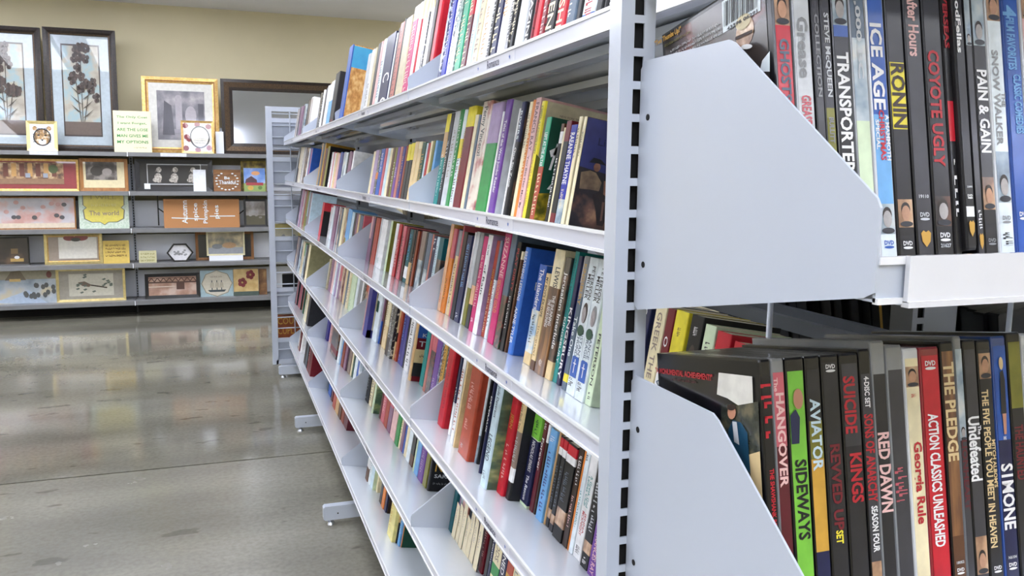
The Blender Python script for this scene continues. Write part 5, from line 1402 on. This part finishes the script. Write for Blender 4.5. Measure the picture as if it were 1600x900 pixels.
for k in range(6):
    p, q_ = hx[k], hx[(k+1) % 6]; P2, Q2 = ((p[0]-.5)*.86+.5, (p[1]-.5)*.82+.5), ((q_[0]-.5)*.86+.5, (q_[1]-.5)*.82+.5); n = len(b.V)
    b.V += [(x*w, y_, z*h) for y_ in (0, .016) for x, z in (p, q_, Q2, P2)]; b.F += [tuple(n+j for j in f_) for f_ in ((0, 1, 2, 3), (4, 7, 6, 5), (0, 4, 5, 1), (3, 2, 6, 7), (0, 3, 7, 4), (1, 5, 6, 2))]; b.I += [0]*6
add('frame', b, M_blackf, e); pc = Pic(w, h, M_dark); pc.b = B(); pc.k = 0; pc.p([((x-.5)*.87+.5, (z-.5)*.83+.5) for x, z in hx], flat('paper_white', 'dcdce2'))
for k in range(14): pc.e(q2.uniform(.28, .72), q2.uniform(.34, .64), .05, .05, flat('pencil', '8f9094'), 7)
place(e, pc, 0, .012, 0)
e, w, h = stand('framed_picture', 305.5, 365, 396.5, 408.5, 3, 'wooden framed black board behind a taped landscape', 'picture', 3, 8.38)
frame_bars(e, w, h, .025, M_oak, .018); backing(e, w, h, .018); pc = Pic(w-.05, h-.05, flat('black_mat', '18181b')); place(e, pc, .025, .006, .025)
e, w, h = stand('framed_picture', 322.5, 362, 382.5, 400, 3, 'pale framed harbour painting leaning before the black board', 'picture', 4, 8.29, lift=.05)
frame_bars(e, w, h, .016, flat('ivory_frame', 'cfc7a2'), .014); backing(e, w, h, .014); pc = Pic(w-.032, h-.032, gl('art_harbour', (.35, '6a6a60'), (.5, '9a9078'), (.62, 'c0b08a'), scale=12)); pc.r(0, 1, 0, .3, flat('water', '8f949c')).e(.6, .4, .2, .14, flat('boat', 'a88460')).e(.25, .35, .15, .12, flat('boat_grey', '70757c')); place(e, pc, .016, .005, .016)
add('support_block', B().box(.02, w-.02, .0, .02, -.049, -.001), M_panelwhite, e)

# bottom shelf
e, w, h = stand('canvas_painting', -60, 423, 87.5, 476, 4, 'snowy village painting at the picture edge, bottom shelf', 'painting', 3, 8.3)
add('canvas', B().bbox(0, w, 0, .016, 0, h, .003), flat('canvas_edge', 'c8c0ae'), e)
pc = Pic(w, h, gl('art_snow', (.3, '5c6a7c'), (.45, '93a2b2'), (.58, 'b4bcc4'), (.68, 'c4bca4'), scale=5)); pc.r(0, 1, .72, 1, flat('dusk_sky', '8f8a78')).p([(.45, .7), (.52, .95), (.62, .98), (.68, .7)], flat('cottage', '6b5f4e')).r(.5, .62, .66, .74, flat('lit_window', 'd0b070')).p([(.3, .05), (.9, .0), (.7, .4)], flat('ice_blue', 'a9bad0'))
for k in range(16): pc.e(q2.uniform(.66, .98), q2.uniform(.2, .55), .025, .08, flat('bare_trees', '4a4e50'), 7)
pc.e(.93, .85, .03, .1, flat('cardinal', '6a2c2c')); place(e, pc, 0, -.0006, 0)
e, w, h = stand('framed_picture', 87.5, 420, 196, 471.5, 4, 'gold framed bird on a leafy branch, bottom shelf', 'picture', 3, 8.3)
frame_bars(e, w, h, .022, M_brassl, .018); backing(e, w, h, .018); add('mat_board', B().box(.022, w-.022, .01, .014, .022, h-.022), flat('stone_mat', '9c978c'), e)
pc = Pic(w-.2, h-.1, flat('paper_cream2', 'c6c3b4')); lf = flat('leaf_grey', '5d6860'); pc.line(.3, .55, .85, .35, .012, A_stem).p([(.2, .62), (.35, .66), (.5, .5), (.45, .4), (.3, .45)], flat('bird_brown', '6c5c50'))
for k in range(18): x, z = q2.uniform(.12, .9), q2.uniform(.12, .95); pc.p([(x, z), (x+.07, z+.05), (x+.1, z), (x+.04, z-.05)], lf)
place(e, pc, .1, .0095, .05)
e, w, h = stand('framed_picture', 226.5, 428, 312, 466.5, 4, 'black framed sepia bridge photograph', 'picture', 3, 8.3)
frame_bars(e, w, h, .03, M_blackf, .018); backing(e, w, h, .018); pc = Pic(w-.06, h-.06, gl('art_sepia', (.3, '8a6458'), (.5, 'b48e7c'), (.65, 'd0b8ac'), scale=8)); dk = flat('bridge_dark', '54352f')
pc.r(0, 1, .66, .74, dk).r(.58, .75, .3, .7, dk)
for k in range(8): pc.line(k/8, .74, (k+.5)/8, .95, .008, dk); pc.line((k+.5)/8, .95, (k+1)/8, .74, .008, dk)
pc.r(0, 1, .93, .96, dk).r(0, .55, .44, .5, flat('rail_pale', 'd8c4b4')); place(e, pc, .03, .006, .03)
e, w, h = stand('ship_plaque', 313, 423.5, 364.5, 464.5, 4, 'pale blue plaque with a scalloped ship sampler', 'plaque', 3, 8.3)
add('board', B().bbox(0, w, 0, .014, 0, h, .003), mat('pale_blue_board', '9db4bc', rough=.5), e); pc = Pic(w, h, M_dark); pc.b = B(); pc.k = 1
oc = [(.5+.43*math.cos(2*math.pi*k/24)*(1+.05*math.cos(8*2*math.pi*k/24)), .5+.45*math.sin(2*math.pi*k/24)*(1+.05*math.cos(8*2*math.pi*k/24))) for k in range(24)]
pc.p([((x-.5)*1.06+.5, (z-.5)*1.06+.5) for x, z in oc], flat('scallop_border', '8d8672')).p(oc, flat('sampler_cream', 'c9c3b2')).p([(.22, .26), (.78, .26), (.72, .18), (.28, .18)], flat('hull', '35424a'))  # darker scalloped border around the cream field, then the hull
for x in (.35, .5, .64): pc.line(x, .26, x, .62, .008, flat('hull', '35424a')).p([(x-.07, .34), (x+.07, .34), (x+.05, .54), (x-.04, .54)], flat('sail', 'b2aa98'))
pc.t('~7', .5, .76, .5, .06, ink('taupe')); place(e, pc, 0, -.0005, 0, 'sampler')
e, w, h = stand('flower_panel', 365, 422, 404, 463.5, 4, 'tan panel with two dark red flowers', 'panel', 3, 8.29)
add('board', B().bbox(0, w, 0, .014, 0, h, .003), gl('art_tan_panel', (.4, 'b89a62'), (.6, 'cdb27c'), scale=14, coat=.2), e); pc = Pic(w, h, M_dark); pc.b = B(); pc.k = 1; pc.r(0, 1, 0, .16, flat('teal_strip', '44544e'))
for cx, cz in ((.35, .5), (.68, .78)):
    for a in range(5): pc.e(cx+.1*math.cos(a*1.256), cz+.1*math.sin(a*1.256), .09, .085, rd, 10); pc.k -= 1
    pc.k += 1; pc.e(cx, cz, .04, .04, flat('gilt', 'b09050'))
place(e, pc, 0, -.0005, 0, 'flowers')
e, w, h = stand('brown_panel', 404.5, 421, 417, 461, 4, 'brown mottled panel beside the red flower panel', 'panel', 3, 8.32)
add('board', B().bbox(0, w, 0, .012, 0, h, .003), gl('art_brown_panel', (.35, '5a3c28'), (.55, '86603c'), (.68, 'b08c58'), scale=12, coat=.2), e)

# ---- things glimpsed through the far end unit
def on_end(u0, v0, u1, v1, name, label, cat, m, Y=5.7):
    a, c = atY(u0, v1, Y), atY(u1, v0, Y); z = a.z
    zs = [atY(440, v, 5.58).z-.16 for v in (188, 249, 309, 373, 453, 532)]; z = max([q_ for q_ in zs if q_ <= z+.02] or [z])
    e = empty(name, (a.x, Y, z+.0006), label, cat); add('body', B().bbox(0, c.x-a.x, 0, .05, 0, c.z-z, .006), m, e); return e, c.x-a.x, c.z-z
e, w, h = on_end(424, 350, 470, 372, 'framed_picture', 'yellow framed sketch seen through the far end unit wires', 'picture', mat('yellow_frame', 'd2c27a', rough=.5))
pc = Pic(w*.8, h*.7, flat('sketch_paper', 'c4bea6')); 
for k in range(8): pc.e(q2.uniform(.2, .9), q2.uniform(.2, .8), .07, .07, flat('pencil', '8f9094'), 7)
place(e, pc, w*.1, -.0008, h*.15)
e, w, h = on_end(442, 428, 474, 450, 'black_bag', 'black bag seen through the far end unit wires', 'bag', mat('black_cloth', '101014', rough=.8), 5.72)
e, w, h = on_end(431, 492, 470, 530, 'cookbook', 'orange cookbook with yellow letters seen through the far end unit', 'book', mat('orange_cover', '8a4420', rough=.5, col2='a0552a', scale=20), 5.7)
V, F = lettering('COU', Vector((w*.4, -.001, h*.88)), Vector((1, 0, 0)), Vector((0, 0, 1)), w*.62, h*.15); obj('title', mesh('title', V, F, ink('gold')), e)
V, F = lettering('CUPL', Vector((w*.4, -.001, h*.66)), Vector((1, 0, 0)), Vector((0, 0, 1)), w*.62, h*.15); obj('title', mesh('title', V, F, ink('gold')), e)
